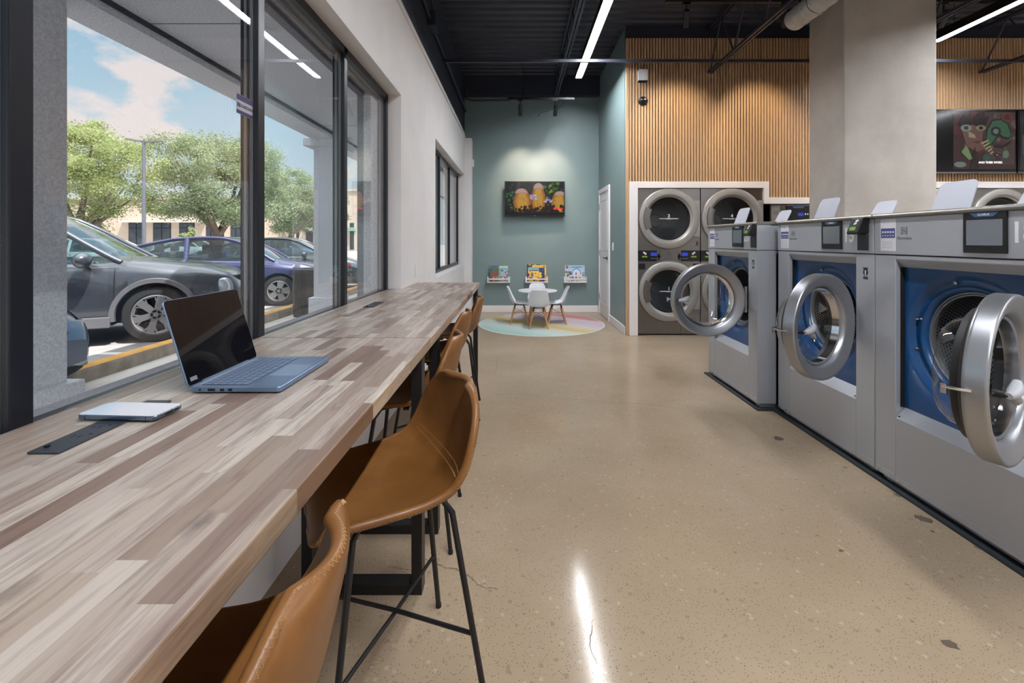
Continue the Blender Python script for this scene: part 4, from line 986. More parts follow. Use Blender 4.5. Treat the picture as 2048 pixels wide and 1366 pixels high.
# ------------------------------------------------------------------ wall screens over the right dryers
ws_ = empty('wall_screen', (5.78, 5.93, 2.545), 'dark wall screen showing a red and green painted picture beside the column', 'television')
MB().box(-.70, .70, -.03, .03, -.415, .415).box(-.3,.3,.03,.075,-.2,.2).build('bezel', M('screen_black_gloss', srgb(12,13,16), .12), ws_, smooth=0)
MB().box(-.70,.70,-.034,-.028,-.415,-.395).build('trim_bar', M('trim_bar_grey', srgb(110,112,116), .3, .8), ws_, smooth=0)
P = PIC(.80, .74); P.rect(0,1,0,1,(74,48,48)); P.rect(.5,1,0,1,(88,70,68)); P.blobs(46,0,.5,.3,1,.03,.10,[(96,44,46),(70,36,40),(110,70,66),(60,40,44)]); P.blobs(40,.5,1,0,1,.02,.06,[(110,92,88),(76,60,62),(120,104,96),(64,50,54)])
P.poly([(.06,.78),(.16,.95),(.30,.86),(.40,1),(.46,.88),(.58,.93),(.5,.74),(.3,.7)], (44,28,36)); P.poly([(.12,.70),(.3,.78),(.48,.70),(.46,.5),(.52,.36),(.36,.30),(.2,.42)], (126,92,84))
P.ell(.20,.72,.09,.06,(150,164,150)); P.ell(.20,.72,.04,.035,(60,74,78)); P.ell(.44,.72,.08,.05,(146,150,120)); P.ell(.44,.72,.035,.03,(40,46,48))
P.poly([(.24,.66),(.34,.6),(.36,.54),(.24,.56)], (170,164,140)); P.poly([(.3,.48),(.42,.5),(.40,.44)], (110,40,46))
P.poly([(.5,.44),(.53,.7),(.62,.86),(.76,.88),(.88,.80),(.94,.62),(.90,.52),(.80,.54),(.74,.58),(.66,.5),(.60,.40)], (28,32,34)); P.poly([(.52,.46),(.55,.69),(.63,.84),(.76,.86),(.87,.78),(.92,.62),(.89,.55),(.80,.57),(.74,.62),(.66,.53),(.60,.43)], (70,112,84))
P.ell(.68,.66,.085,.085,(40,46,46)); P.ell(.68,.66,.045,.045,(120,140,130)); P.ell(.94,.60,.03,.03,(50,84,62))
for k in range(5): P.poly([(.44+k*.035,.46-k*.045),(.56+k*.02,.52-k*.05),(.56+k*.02,.49-k*.05),(.45+k*.035,.43-k*.045)], (176,174,130))
P.poly([(.66,.44),(.8,.42),(.94,.5),(.88,.42),(.78,.36),(.66,.38)], (46,36,48)); P.poly([(.12,.30),(.2,.42),(.24,.34),(.30,.18),(.24,.16)], (132,164,112)); P.poly([(.26,0),(.30,.2),(.34,.4),(.38,.2),(.40,0)], (34,26,32))
P.ell(.52,.2,.06,.06,(58,98,90)); P.ell(.70,.25,.04,.04,(40,36,40)); P.ell(.70,.25,.018,.018,(150,150,140)); P.ell(.84,.26,.05,.07,(110,140,120)); P.ell(.10,.08,.10,.05,(130,150,142)); P.rect(.40,1,.0,.08,(70,40,42))
P.ell(.86,.91,.09,.08,(120,66,60)); P.ell(.86,.91,.06,.055,(88,50,50))
SCR2 = vcol_mat('art_screen_picture', emit=.28, rough=.12)
ao = P.build('screen', SCR2, ws_, (.285,-.0305,.01)); textmesh('caption', 'AND THEIR WORK', .036, (.36,-.0365,-.275), (1,0,0), (0,0,1), M('caption_white', srgb(210,212,214), .4, emit=.5), ws_, off=.001)
w2s = empty('wall_screen', (7.20, 5.93, 2.545), 'blank dark wall screen at the picture edge, next to the painted one', 'television')
MB().box(-.70, .70, -.03, .03, -.415, .415).box(-.3,.3,.03,.075,-.2,.2).build('bezel', M('screen_black_gloss'), w2s, smooth=0)
MB().box(-.70,.70,-.034,-.028,-.415,-.395).build('trim_bar', M('trim_bar_grey'), w2s, smooth=0)
P = PIC(1.34,.76); P.rect(0,1,0,1,(40,46,50)); P.rect(0,1,.8,.9,(56,64,68)); P.poly([(.02,.25),(.09,.25),(.09,.6),(.02,.6)],(84,92,98)); P.poly([(.14,.28),(.2,.28),(.27,.62),(.23,.66)],(110,118,124)); P.rect(.0,1,.0,.22,(50,58,64)); P.rect(.12,.9,.66,.72,(26,30,34))  # grey shapes paint a dim reflection of the room on the screen
P.build('screen', SCR2, w2s, (0,-.0305,.01))
# access point and camera on the slats
ap = MB().rrect(-.065,.065,-.065,.085,.02,-.045,0,0).rrect(-.06,.06,-.085,-.06,.012,-.04,0,1); a_ = ap.build('access_point', [WPL, BLKPL], bev=.004, smooth=40); a_.location = px(1284.5,153,YS); tag(a_, 'white wifi box mounted high on the slat wall', 'wifi box')
dm = MB().lathe([(.06,0),(.062,-.02),(.055,-.035),(.045,-.04)], 'y', 32); a_ = dm.build('camera_dome', BLKPL); a_.location = px(1285.5,203,YS); tag(a_, 'small black dome camera on the slat wall under the wifi box', 'camera')
MB().lathe([(.045,-.038),(.035,-.06),(.02,-.07),(0,-.073)], 'y', 28).build('lens_dome', M('dome_glass', srgb(20,22,26), .08), a_); MB().cyl((.012,-.074,.01),(.012,-.066,.01),.012,n=14).build('lens', GREYPL, a_)
# ------------------------------------------------------------------ lamps
LEDM = M('led_diffuser', (.96,.97,1,1), .5, emit=98)
def led(x, y0, y1, z, label, n=0):
    o = empty('linear_light', (x, (y0+y1)/2, z), label, 'ceiling light', 'linear led lights under the roof deck'); l = (y1-y0)/2
    MB().box(-.05,.05,-l,l,.0,.075).box(-.052,-.046,-l,l,-.025,.0).box(.046,.052,-l,l,-.025,.0).box(-.052,.052,-l-.004,-l,-.025,.075).box(-.052,.052,l,l+.004,-.025,.075).build('housing', BLACK, o, bev=.003, smooth=0)
    MB().box(-.045,.045,-l+.003,l-.003,-.004,.0).build('diffuser', LEDM, o, smooth=0)
    m = MB()
    for y in (-l+.25, l-.25): m.cyl((0,y,.075),(0,y,4.1-z),.004,n=6)
    m.build('hanger', BLACK, o); return o
led(.925, 4.2, 6.78, 3.70, 'bright linear light hanging over the aisle toward the play corner')
led(5.10, 2.2, 5.55, 3.70, 'bright linear light beyond the concrete column, at the picture edge')
led(.925, -2.6, 1.6, 3.70, 'linear light over the near end of the aisle, above and behind the viewer')
led(5.10, -2.6, 1.6, 3.70, 'linear light added to the far row for fill, out of view behind')  # extra fixture, added to brighten the room from behind the camera
led(8.2, -2.4, 4.6, 3.70, 'linear light added over the far side of the shop for fill, unseen')  # unseen fixture put in to raise the overall light level
def spot(name, loc, tgt, power, ang, blend, label, group, col=(1,.84,.66)):
    o = empty(name, loc, label, 'spotlight', group)
    d = (Vector(tgt)-Vector(loc)).normalized(); X = d.to_track_quat('-Z','Y').to_matrix().to_4x4()
    MB().lathe([(.0,.09),(.030,.09),(.032,.08),(.032,-.085),(.026,-.085),(.024,-.06),(0,-.055)], 'z', 24, X=X).build('lamp_head', BLACK, o)
    MB().lathe([(.023,-.058),(0,-.058)], 'z', 18, X=X).build('lens', M('spot_lens', (1,.85,.65,1), .5, emit=6), o)
    MB().cyl((0,0,.02),(0,0,.16),.010,n=8).box(-.04,.04,-.018,.018,.15,.18).build('stem', BLACK, o)
    L = bpy.data.lights.new('spot_lamp', 'SPOT'); L.energy = power; L.spot_size = R(ang); L.spot_blend = blend; L.color = col; L.shadow_soft_size = .03
    lo2 = bpy.data.objects.new('spot_lamp', L); COL.objects.link(lo2); lo2.parent = o; lo2.location = d*.10; lo2.rotation_euler = d.to_track_quat('-Z','Y').to_euler()
tk = MB().box(-.14,.92,7.22,7.26,3.50,3.53).cyl((.1,7.24,3.53),(.1,7.24,4.1),.006,n=6).cyl((.8,7.24,3.53),(.8,7.24,4.1),.006,n=6).tube([(.76,7.24,3.5),(.74,7.24,3.42),(.66,7.22,3.36),(.5,7.2,3.31),(.38,7.2,3.28),(.34,7.2,3.22)], .005)
tag(tk.build('light_track', BLACK), 'black light track near the green wall with a loose cable', 'light track')
spot('track_spotlight', (.06,7.24,3.33), (.10,8.0,2.22), 62, 66, .95, 'black track spotlight over the television, on the window side', 'track spotlights at the play corner', (1,.72,.54))
spot('track_spotlight', (.62,7.24,3.33), (.55,8.0,2.22), 62, 66, .95, 'black track spotlight over the television, on the door side', 'track spotlights at the play corner', (1,.72,.54))
tk2 = MB().box(1.6,3.25,4.88,4.92,3.82,3.85).box(4.35,9.8,4.88,4.92,3.82,3.85)
for x in (1.7,4.4,6.9,9.6): tk2.cyl((x,4.9,3.85),(x,4.9,4.1),.006,n=6)
tag(tk2.build('light_track', BLACK), 'black light track hanging in front of the slat wall', 'light track')
for x, lab in ((1.83,'black track spotlight hung in front of the slat wall, nearest the aisle light'),(2.9,'black track spotlight hung in front of the slat wall, by the end of the duct'),(4.6,'black track spotlight behind the concrete column'),(7.3,'black track spotlight beyond the wall screens, out of view'),(8.9,'black track spotlight at the far end of the track, out of view')):
    spot('track_spotlight', (x,4.9,3.645), (x+.30,6.03,2.62), 46, 64, .75, lab, 'track spotlights at the slat wall', (1,.78,.54))
# ------------------------------------------------------------------ outside: ground, kerb, canopy
GZ = -.10
ASPH = noisy('asphalt', srgb(150,147,147), srgb(168,164,163), 3, .9, bump=.3, bscale=150)
SIDEW = noisy('sidewalk_concrete', srgb(186,182,176), srgb(200,196,190), 4, .9, bump=.2, bscale=120)
struct(MB().box(-110, -1.0, -40, 140, GZ-.3, GZ-.02).box(-1.0, 40, -40, Y0-.2, GZ-.3, GZ-.02).build('ground', ASPH, smooth=0), 'grey asphalt parking lot outside')
struct(MB().box(-4.12, -1.2, Y0, 22, GZ-.2, GZ).build('sidewalk', SIDEW, smooth=0))
KERB = noisy('kerb_concrete', srgb(132,122,108), srgb(168,158,146), 8, .9, bump=.3, bscale=80)
KY = noisy('kerb_yellow_paint', srgb(226,170,74), srgb(206,150,70), 6, .7)
kb = MB(); sec = [(-4.12,GZ-.02),(-4.125,.01),(-4.135,.035)]; top = [(-4.135,.035),(-4.155,.05),(-4.20,.056),(-4.25,.05),(-4.28,.03)]; out = [(-4.28,.03),(-4.30,GZ-.02)]
for ya, yb in ((-3,3.1),(3.16,8.4),(8.46,13.6),(13.66,20)):
    for s_, mi in ((sec,0),(top,1),(out,0)): kb.grid([[(x,ya,z) for x,z in s_],[(x,yb,z) for x,z in s_]], mi)
    for yy in (ya,yb): kb.add([(x,yy,z) for x,z in sec+top[1:]+out[1:]], [list(range(len(sec+top[1:]+out[1:])))], 0)
struct(kb.build('kerb', [KERB, KY], smooth=50), 'concrete kerb with a yellow painted top')
ps = MB()
for y in (2.6, 5.55, 8.9, 11.9, 15.0): ps.box(-9.6, -4.5, y-.05, y+.05, GZ-.02, GZ-.016)
struct(ps.build('parking_stripe', M('stripe_white', srgb(226,224,220), .8), smooth=0))
struct(MB().prism([(-4.42,7.2),(-4.5,7.2),(-5.6,8.8),(-5.5,8.8)], 'z', GZ-.02, GZ-.015).prism([(-4.42,9.4),(-4.5,9.4),(-5.6,11.2),(-5.5,11.2)], 'z', GZ-.02, GZ-.015).build('parking_stripe', M('stripe_yellow', srgb(220,170,80), .8), smooth=0))
cn = MB()
cn.box(-2.95, -1.2, Y0-1, 22, 3.0, 3.05); cn.box(-3.30, -2.95, Y0-1, 22, 2.90, 4.35); cn.box(-3.3, -1.2, Y0-1, 22, 4.3, 4.4)
struct(cn.build('canopy', STUC, smooth=0), 'grey stucco canopy over the storefront sidewalk')
cj = MB()
for y in (-1.0, 3.65, 6.9, 10.2): cj.box(-2.95, -1.2, y-.0035, y+.0035, 2.998, 3.001)
cj.box(-2.975,-2.935,Y0-1,22,2.96,3.001)
struct(cj.build('canopy_joint', M('joint_dark', srgb(60,62,70), .8), smooth=0))
for i, (ya, yb) in enumerate(((2.64,2.99),(7.40,7.78),(12.6,12.98),(-1.9,-1.55))):
    c = MB().box(-3.30,-2.95,ya,yb,GZ,2.90).box(-3.36,-2.89,ya-.06,yb+.06,GZ,.335).box(-3.42,-2.83,ya-.12,yb+.12,2.78,2.90) if i == 1 else MB().box(-3.30,-2.95,ya,yb,GZ,2.90).box(-3.36,-2.89,ya-.06,yb+.06,GZ,.335)
    struct(c.build('canopy_column', STUC, bev=.006, smooth=0), 'grey stucco column under the canopy')
sl_ = MB().lathe([(.0,-.012),(.055,-.012),(.06,-.02),(.085,-.016),(.115,-.006),(.12,0)], 'z', 40); so = sl_.build('canopy_downlight', M('downlight_white', srgb(200,200,206), .5)); so.location = (-1.97, 3.66, 2.999)
tag(so, 'round recessed light in the canopy soffit outside', 'ceiling light')
# ------------------------------------------------------------------ litter bin
lb = empty('litter_bin', (-3.78,8.25,GZ), 'dark slatted litter bin on the sidewalk behind the stucco column', 'litter bin')
s = MB()
for k in range(22):
    a = 2*PI*k/22; c, sn = .235*math.cos(a), .235*math.sin(a)
    X = Matrix.Translation((c,sn,0)) @ Matrix.Rotation(a,4,'Z'); s.box(-.012,.012,-.026,.026,.05,.80,X=X)
s.build('slat', BLACK, lb, smooth=0)
MB().lathe([(.20,.04),(.205,.78),(.19,.78),(.185,.04)], 'z', 32).build('liner', M('liner_black', srgb(14,14,16), .6), lb)
MB().lathe([(.15,.86),(.24,.84),(.255,.80),(.255,.775),(.24,.775)], 'z', 36).lathe([(.10,.04),(.24,.04),(.24,.0),(.1,.0)], 'z', 36).build('rim', BLACK, lb)
# ------------------------------------------------------------------ cars
TYRE = M('tyre_rubber', srgb(44,44,46), .8); ALLOY = M('alloy_silver', srgb(190,190,194), .3, .8); ALLOYD = M('alloy_dark', srgb(30,30,34), .35, .5)
UNDER = M('underbody_black', srgb(12,12,14), .8); HEADL = M('headlight_clear', srgb(190,196,204), .1, .4); AMBER = M('amber_lens', srgb(220,84,30), .25); CLAD = M('grey_cladding', srgb(112,112,118), .5)
def paint(name, col, metal=.5, rough=.28): return M(name, col, rough, metal, 1)
def sm(pts):
    xs = np.array([p[0] for p in pts]); ys = np.array([p[1] for p in pts])
    def f(x):
        w = np.array([.07,.13,.6,.13,.07]); o_ = np.array([-.10,-.05,0,.05,.10]); return float(sum(w*np.interp(x+o_, xs, ys)))
    return f
def make_car(name, loc, label, body, L, W, rw, xf, xr, prof, styl='sedan', suv=False, spokes=5, rz=0, group=None, detail=True, seats=True):
    """local: nose toward +x, nose tip at x=0; ground z=0"""
    o = empty(name, loc, label, 'car', group, rz)
    top = sm(prof['deck']); belt = sm(prof['belt']); bot = sm(prof['bot']); wid = sm(prof['wid']); roof = prof['roof']
    X = sorted(set([round(-L+.01+i*.045, 3) for i in range(int(L/.045))]+[-.14,-.10,-.07,-.04,-.02,-.005, -L+.02,-L+.06]))
    m = MB(); rows = []; arch = rw+.065 if suv else rw+.045
    def az(x):
        z = -1
        for xw in (xf, xr):
            if abs(x-xw) < arch: z = max(z, rw+math.sqrt(arch*arch-(x-xw)**2))
        return z
    for x in X:
        w = wid(x)*W/2; zb = bot(x); zt = top(x); zbl = min(belt(x), zt-.015); a = az(x)
        lo_ = max(zb, a); zm = max(lo_+.02, zb+(zbl-zb)*.55); zs = max(lo_+.01, zb+.14)
        half = [(0,zb),(w*.62,zb),(w*.63,max(zb,a)),(w*.955,lo_),(w*.985,zs),(w,zm),(w*.985,zm+(zbl-zm)*.6),(w*.955,zbl),(w*.86,zt-.012),(w*.55,zt+.008),(0,zt+.018)]
        rows.append([(x, -y, z) for y, z in half]+[(x, y, z) for y, z in half[::-1][1:]])
    m.grid(rows, closed_u=False); 
    for r in (rows[0], rows[-1]): m.add(r, [list(range(len(r)))])
    B = m.build('body', body, o, smooth=42)
    u = MB().box(-L+.25, -.25, -W*.30, W*.30, bot(-L/2)-.02, bot(-L/2)+.25).build('underbody', UNDER, o, smooth=0)
    # greenhouse
    rf = sm(roof); xs = [roof[0][0]+(roof[-1][0]-roof[0][0])*i/40 for i in range(41)]
    zmax = max(p[1] for p in roof)
    def rail(x, s):
        z = rf(x); bl = belt(x); k = max(0, min(1, (z-bl)/(zmax-bl+1e-6))); return (x, s*(wid(x)*W/2)*(.90-.20*k), max(z, bl))
    def base(x, s): return (x, s*(wid(x)*W/2)*.93, belt(x)-.01)
    side = MB(); rt = MB(); wsx = MB()
    flat = [p[0] for p in roof if p[1] > zmax-.13]; xa, xb = min(flat), max(flat)
    for s_ in (-1,1): side.grid([[base(x,s_), rail(x,s_)] for x in xs])
    for a_, b_ in zip(xs, xs[1:]):
        tgt = rt if xa-.02 <= (a_+b_)/2 <= xb+.02 else wsx
        def arc(x): l = rail(x,-1); r = rail(x,1); return [(x, l[1]*(1-k/6)+r[1]*k/6, l[2]+.035*math.sin(PI*k/6)) for k in range(7)]
        tgt.grid([arc(a_), arc(b_)])
    rt.build('roof', body, o, smooth=60); side.build('side_glass', CARGLASS, o, smooth=60); wsx.build('windscreen', CARGLASS, o, smooth=60)
    pl = MB()
    for s_ in (-1,1):
        pl.tube([rail(x,s_) for x in xs], .036, 8)
        for xp, wd in prof['pill']:
            b0 = base(xp,s_); r0 = rail(xp+prof.get('lean',0),s_); pl.tube([b0, r0], wd, 6)
        pl.tube([(x, s_*(wid(x)*W/2)*.945, belt(x)-.004) for x in xs], .014, 6)
    pl.build('pillar', body, o, smooth=60)
    if seats:
        st = MB()
        for xx in (xs[-1]-1.35, xs[-1]-2.2):
            for s_ in (-.36,.36): st.rrect(s_-.22, s_+.22, bot(xx)+.2, belt(xx)+.16, .08, xx-.08, xx+.06, axis='x').rrect(s_-.12, s_+.12, belt(xx)+.17, belt(xx)+.34, .05, xx-.08, xx, axis='x')
        st.build('seat', M('car_seat', srgb(90,92,94), .8), o, smooth=40)
    # wheels
    for xw in (xf, xr):
        for s_ in (-1,1):
            if not detail and s_ == 1: pass
            y0 = s_*(W/2-.02); y1 = s_*(W/2-.24); rr = rw*(.70 if not suv else .72)
            w_ = MB().lathe([(rr,y1),(rw-.02,y1),(rw,y1-s_*-.03),(rw,y0-s_*.03),(rw-.012,y0-s_*.01),(rr+.015,y0),(rr,y0-s_*.012)], 'y', 44, c=(xw,0,rw))
            wo = w_.build('wheel', TYRE, o, smooth=40)
            rm = MB().lathe([(rr,y0-s_*.012),(rr-.018,y0-s_*.006),(rr-.03,y0-s_*.03),(rr-.04,y0-s_*.10)], 'y', 40, c=(xw,0,rw))
            rm.lathe([(rr-.03,y0-s_*.11),(0,y0-s_*.11)], 'y', 30, c=(xw,0,rw), mi=1)
            for k in range(spokes):
                Q = Matrix.Translation((xw,0,rw)) @ Matrix.Rotation(2*PI*k/spokes+.25, 4, 'Y')
                h0, h1 = (.036,.046) if suv else (.045,.075)
                rm.add([(-h0,y0-s_*.02,.05),(h0,y0-s_*.02,.05),(h1,y0-s_*.008,rr-.012),(-h1,y0-s_*.008,rr-.012),(-h0,y0-s_*.06,.05),(h0,y0-s_*.06,.05),(h1,y0-s_*.05,rr-.012),(-h1,y0-s_*.05,rr-.012)], [[0,1,2,3],[0,4,5,1],[1,5,6,2],[3,2,6,7],[0,3,7,4]], 0, Q)
                if suv:
                    Q2 = Matrix.Translation((xw,0,rw)) @ Matrix.Rotation(2*PI*(k+.5)/spokes+.25, 4, 'Y')
                    for hx in (-.055,.055): rm.box(hx-.008,hx+.008,min(y0-s_*.015,y0-s_*.05),max(y0-s_*.015,y0-s_*.05),.10,rr-.015,0,Q2)
                    rm.box(-.055,.055,min(y0-s_*.015,y0-s_*.05),max(y0-s_*.015,y0-s_*.05),rr-.04,rr-.02,0,Q2)
            rm.cyl((xw,y0-s_*.07,rw),(xw,y0-s_*.012,rw),.075,.06,20,1).cyl((xw,y0-s_*.02,rw),(xw,y0-s_*.008,rw),.032,n=16,mi=0)
            for k in range(5): a = 2*PI*k/5; rm.cyl((xw+.05*math.cos(a),y0-s_*.02,rw+.05*math.sin(a)),(xw+.05*math.cos(a),y0-s_*.007,rw+.05*math.sin(a)),.010,n=8,mi=0)
            rm.build('rim', [ALLOY, ALLOYD], wo, smooth=40)
            if suv:
                ar = MB(); A = [R(-8+196*k/30) for k in range(31)]; rws2 = []
                for a in A:
                    p = []
                    for rr2, yy in ((arch-.012,W/2-.03),(arch-.006,W/2+.010),(arch+.050,W/2+.012),(arch+.060,W/2-.02)): p.append((xw+rr2*math.cos(a), s_*yy, rw+rr2*math.sin(a)))
                    rws2.append(p)
                ar.grid(rws2); ar.build('arch_cladding', CLAD, o, smooth=50)
    if suv:
        for s_ in (-1,1): MB().box(xr+arch+.03, xf-arch-.03, s_*W/2-.03, s_*W/2+.012, bot(-2)-.02, bot(-2)+.12).build('sill_cladding', CLAD, o, bev=.01, smooth=0)
    for s_ in (-1,1):
        xm = prof['mir']; zz = belt(xm)+.10; m_ = MB(); yy = s_*(wid(xm)*W/2+.10)
        m_.add(*ellip((xm, yy, zz), (.075,.125,.085) if not suv else (.10,.14,.10))); m_.cyl((xm,s_*(wid(xm)*W/2-.06),belt(xm)),(xm,yy-s_*.03,zz-.03),.03,n=8); m_.build('mirror', body, o, smooth=60)
        sm_ = MB()
        for xd in prof['doors']:
            pts = [(xd+dx, s_*(wid(xd)*W/2*yk+.002), z) for dx, yk, z in ((0,.955,belt(xd)-.01),(0,.99,belt(xd)-.12),(0,1.0,bot(xd)+(belt(xd)-bot(xd))*.55),(-.01,.99,bot(xd)+.15),(-.02,.96,bot(xd)+.02))]; sm_.tube(pts, .004, 4)
        sm_.build('door_gap', UNDER, B, smooth=0)
    return o, dict(top=top, belt=belt, bot=bot, wid=wid)
def ellip(c, r, n=14, m=9):
    vs, fs = [], []
    for j in range(m+1):
        ph = -PI/2+PI*j/m
        for i in range(n): t = 2*PI*i/n; vs.append((c[0]+r[0]*math.cos(ph)*math.cos(t), c[1]+r[1]*math.cos(ph)*math.sin(t), c[2]+r[2]*math.sin(ph)))
    for j in range(m):
        for i in range(n): fs.append([j*n+i, j*n+(i+1)%n, (j+1)*n+(i+1)%n, (j+1)*n+i])
    return vs, fs
SEDAN = dict(deck=[(-4.52,.55),(-4.48,.98),(-4.3,1.06),(-3.7,1.08),(-3.2,1.02),(-1.5,1.0),(-1.15,.97),(-.6,.86),(-.25,.74),(-.08,.62),(0,.5)],
    belt=[(-4.52,.5),(-4.45,.92),(-4.2,.99),(-3.0,.97),(-1.6,.90),(-1.0,.84),(-.4,.72),(-.1,.6),(0,.48)],
    bot=[(-4.52,.42),(-4.3,.26),(-3.9,.18),(-.9,.18),(-.3,.19),(-.08,.24),(0,.34)],
    wid=[(-4.52,.70),(-4.4,.86),(-4.1,.95),(-3.4,1),(-1.2,1),(-.7,.96),(-.35,.88),(-.15,.76),(-.05,.62),(0,.45)],
    roof=[(-4.15,1.03),(-3.55,1.27),(-3.0,1.40),(-2.5,1.435),(-2.1,1.42),(-1.8,1.34),(-1.4,1.12),(-1.12,.93)], pill=[(-2.72,.05),(-3.75,.07)], lean=-.04, doors=(-1.32,-2.62,-3.5), mir=-1.62)
SUVP = dict(deck=[(-4.7,.6),(-4.66,1.05),(-4.4,1.12),(-1.75,1.13),(-1.45,1.13),(-.9,1.06),(-.45,.99),(-.16,.90),(-.05,.78),(0,.6)],
    belt=[(-4.7,.55),(-4.6,1.02),(-4.2,1.08),(-1.8,1.03),(-1.2,1.0),(-.6,.93),(-.2,.84),(-.06,.74),(0,.58)],
    bot=[(-4.7,.5),(-4.5,.34),(-4.0,.26),(-.95,.26),(-.4,.26),(-.1,.28),(0,.36)],
    wid=[(-4.7,.78),(-4.55,.90),(-4.2,.97),(-3.6,1),(-1.2,1),(-.6,.975),(-.3,.93),(-.12,.86),(-.04,.78),(0,.62)],
    roof=[(-4.45,1.12),(-4.2,1.45),(-3.8,1.66),(-3.2,1.73),(-2.7,1.735),(-2.35,1.70),(-2.05,1.53),(-1.72,1.30),(-1.38,1.08)], pill=[(-3.05,.05),(-3.95,.07)], lean=-.05, doors=(-1.42,-2.62,-3.6), mir=-1.70)
def nose(o, g, W, suv, side_amber=True):
    wid, top, bot = g['wid'], g['top'], g['bot']
    for s_ in (-1,1):
        if suv:
            hl = MB()
            X_ = Matrix.Translation((-.17, s_*W/2*.885, .66)) @ Matrix.Rotation(s_*R(-16), 4, 'Z') if False else None
            c = (-.205, s_*(wid(-.205)*W/2-.015), .70)
            hl.add(*ellip(c, (.115,.035,.145))); hl.build('headlight', HEADL, o, smooth=60)
            MB().tube([(c[0]-.02+.085*math.cos(t), c[1]+s_*.028, c[2]+.12*math.sin(t)) for t in [R(k*15-100) for k in range(15)]], .014, 6).build('light_ring', M('drl_white', srgb(230,232,236), .3), o)
            MB().add(*ellip((-.16, s_*(wid(-.16)*W/2+.0), .42), (.03,.015,.035))).build('side_marker', AMBER, o)
        else:
            hl = MB(); pts = []
            rows = []
            for x in (-.62,-.50,-.38,-.26,-.16): 
                w = wid(x)*W/2; zt = top(x); t_ = (x+.62)/.46
                rows.append([(x, s_*(w*.965+.006), zt-.055-.02*t_), (x, s_*(w*.93+.012), zt-.030), (x, s_*(w*.82), zt-.006)] if False else [(x, s_*(w+.008), zt-.13-.03*t_), (x, s_*(w*.985+.008), zt-.085), (x, s_*(w*.94+.006), zt-.04), (x, s_*(w*.84), zt-.002)])
            hl.grid(rows); hl.build('headlight', HEADL, o, smooth=60)
            am = MB(); am.grid([[(x, s_*(wid(x)*W/2+.013), top(x)-.135-.03*((x+.62)/.46)), (x, s_*(wid(x)*W/2*.99+.013), top(x)-.075)] for x in (-.62,-.54,-.46)]); am.build('side_marker', AMBER, o, smooth=60)
    gm = MB(); n_ = 9
    for z0_, z1_, k in (((.50,.86,.66),(.32,.46,.8)) if suv else ((.46,.60,.5),(.24,.38,.72))):
        gm.grid([[(-.02-.30*abs(q)**2.6*.5-.02, q*W/2*k, z) for q in [-1+2*i/n_ for i in range(n_+1)]] for z in (z0_, (z0_+z1_)/2, z1_)])
    for v_ in range(len(gm.v)): a = gm.v[v_]; gm.v[v_] = (a[0]+.035, a[1], a[2])
    gm.build('grille', UNDER, o, smooth=0)
def place(px_, py_, lx, ly, psi):                       # put the car so that its local point (lx, ly) lands on (px_, py_)
    c, s = math.cos(psi), math.sin(psi); return (px_-(c*lx-s*ly), py_-(s*lx+c*ly), GZ-.02)
q = R(25)
so_, g = make_car('car', place(-4.90, 6.18, -.985, -.90, q), 'charcoal grey SUV nosed up to the kerb, its front wheel beyond the laptop', paint('charcoal_paint', srgb(80,85,94), .5), 4.7, 1.86, .375, -.985, -3.70, SUVP, suv=True, spokes=6, rz=q)
nose(so_, g, 1.86, True)
q = R(16)
bo_, g = make_car('car', place(-5.02, 9.6, -1.02, -.86, q), 'blue violet sedan parked between the charcoal SUV and the black sedan', paint('blue_violet_paint', srgb(56,60,100), .4), 4.52, 1.78, .315, -1.02, -3.70, SEDAN, rz=q)
nose(bo_, g, 1.78, False)
q = R(16)
ko_, g = make_car('car', place(-4.28, 12.7, -.15, -.75, q), 'black sedan parked behind the blue violet one, beyond the stucco column', paint('black_paint', srgb(58,68,76), .5), 4.52, 1.8, .325, -.95, -3.65, SEDAN, rz=q)
nose(ko_, g, 1.8, False)
q = R(12)
no_, g = make_car('car', (-3.72, 3.62, GZ-.02), 'dark navy car with only its rounded nose in view beside the near stucco column', paint('dark_navy_paint_car', srgb(54,72,100), .5), 4.52, 1.80, .32, -.92, -3.62, SEDAN, rz=q)
nose(no_, g, 1.8, False)
wo_, g = make_car('car', (-13.2, 17.2, GZ-.02), 'white car parked far across the lot, seen over the charcoal SUV bonnet', paint('white_paint', srgb(222,222,224), 0), 4.52, 1.8, .32, -.92, -3.62, SEDAN, rz=R(8), seats=False)
so2, g = make_car('car', (-11.3, 27.0, GZ-.02), 'silver blue car far off beyond the black sedan roof', paint('silver_blue_paint', srgb(120,134,170), .5), 4.52, 1.8, .32, -.92, -3.62, SEDAN, rz=R(4), seats=False)
so3, g = make_car('car', (-20.0, 31.0, GZ-.02), 'distant white car in front of the far storefront windows', paint('white_paint', srgb(222,222,224), 0), 4.52, 1.8, .32, -.92, -3.62, SEDAN, rz=R(0), seats=False)
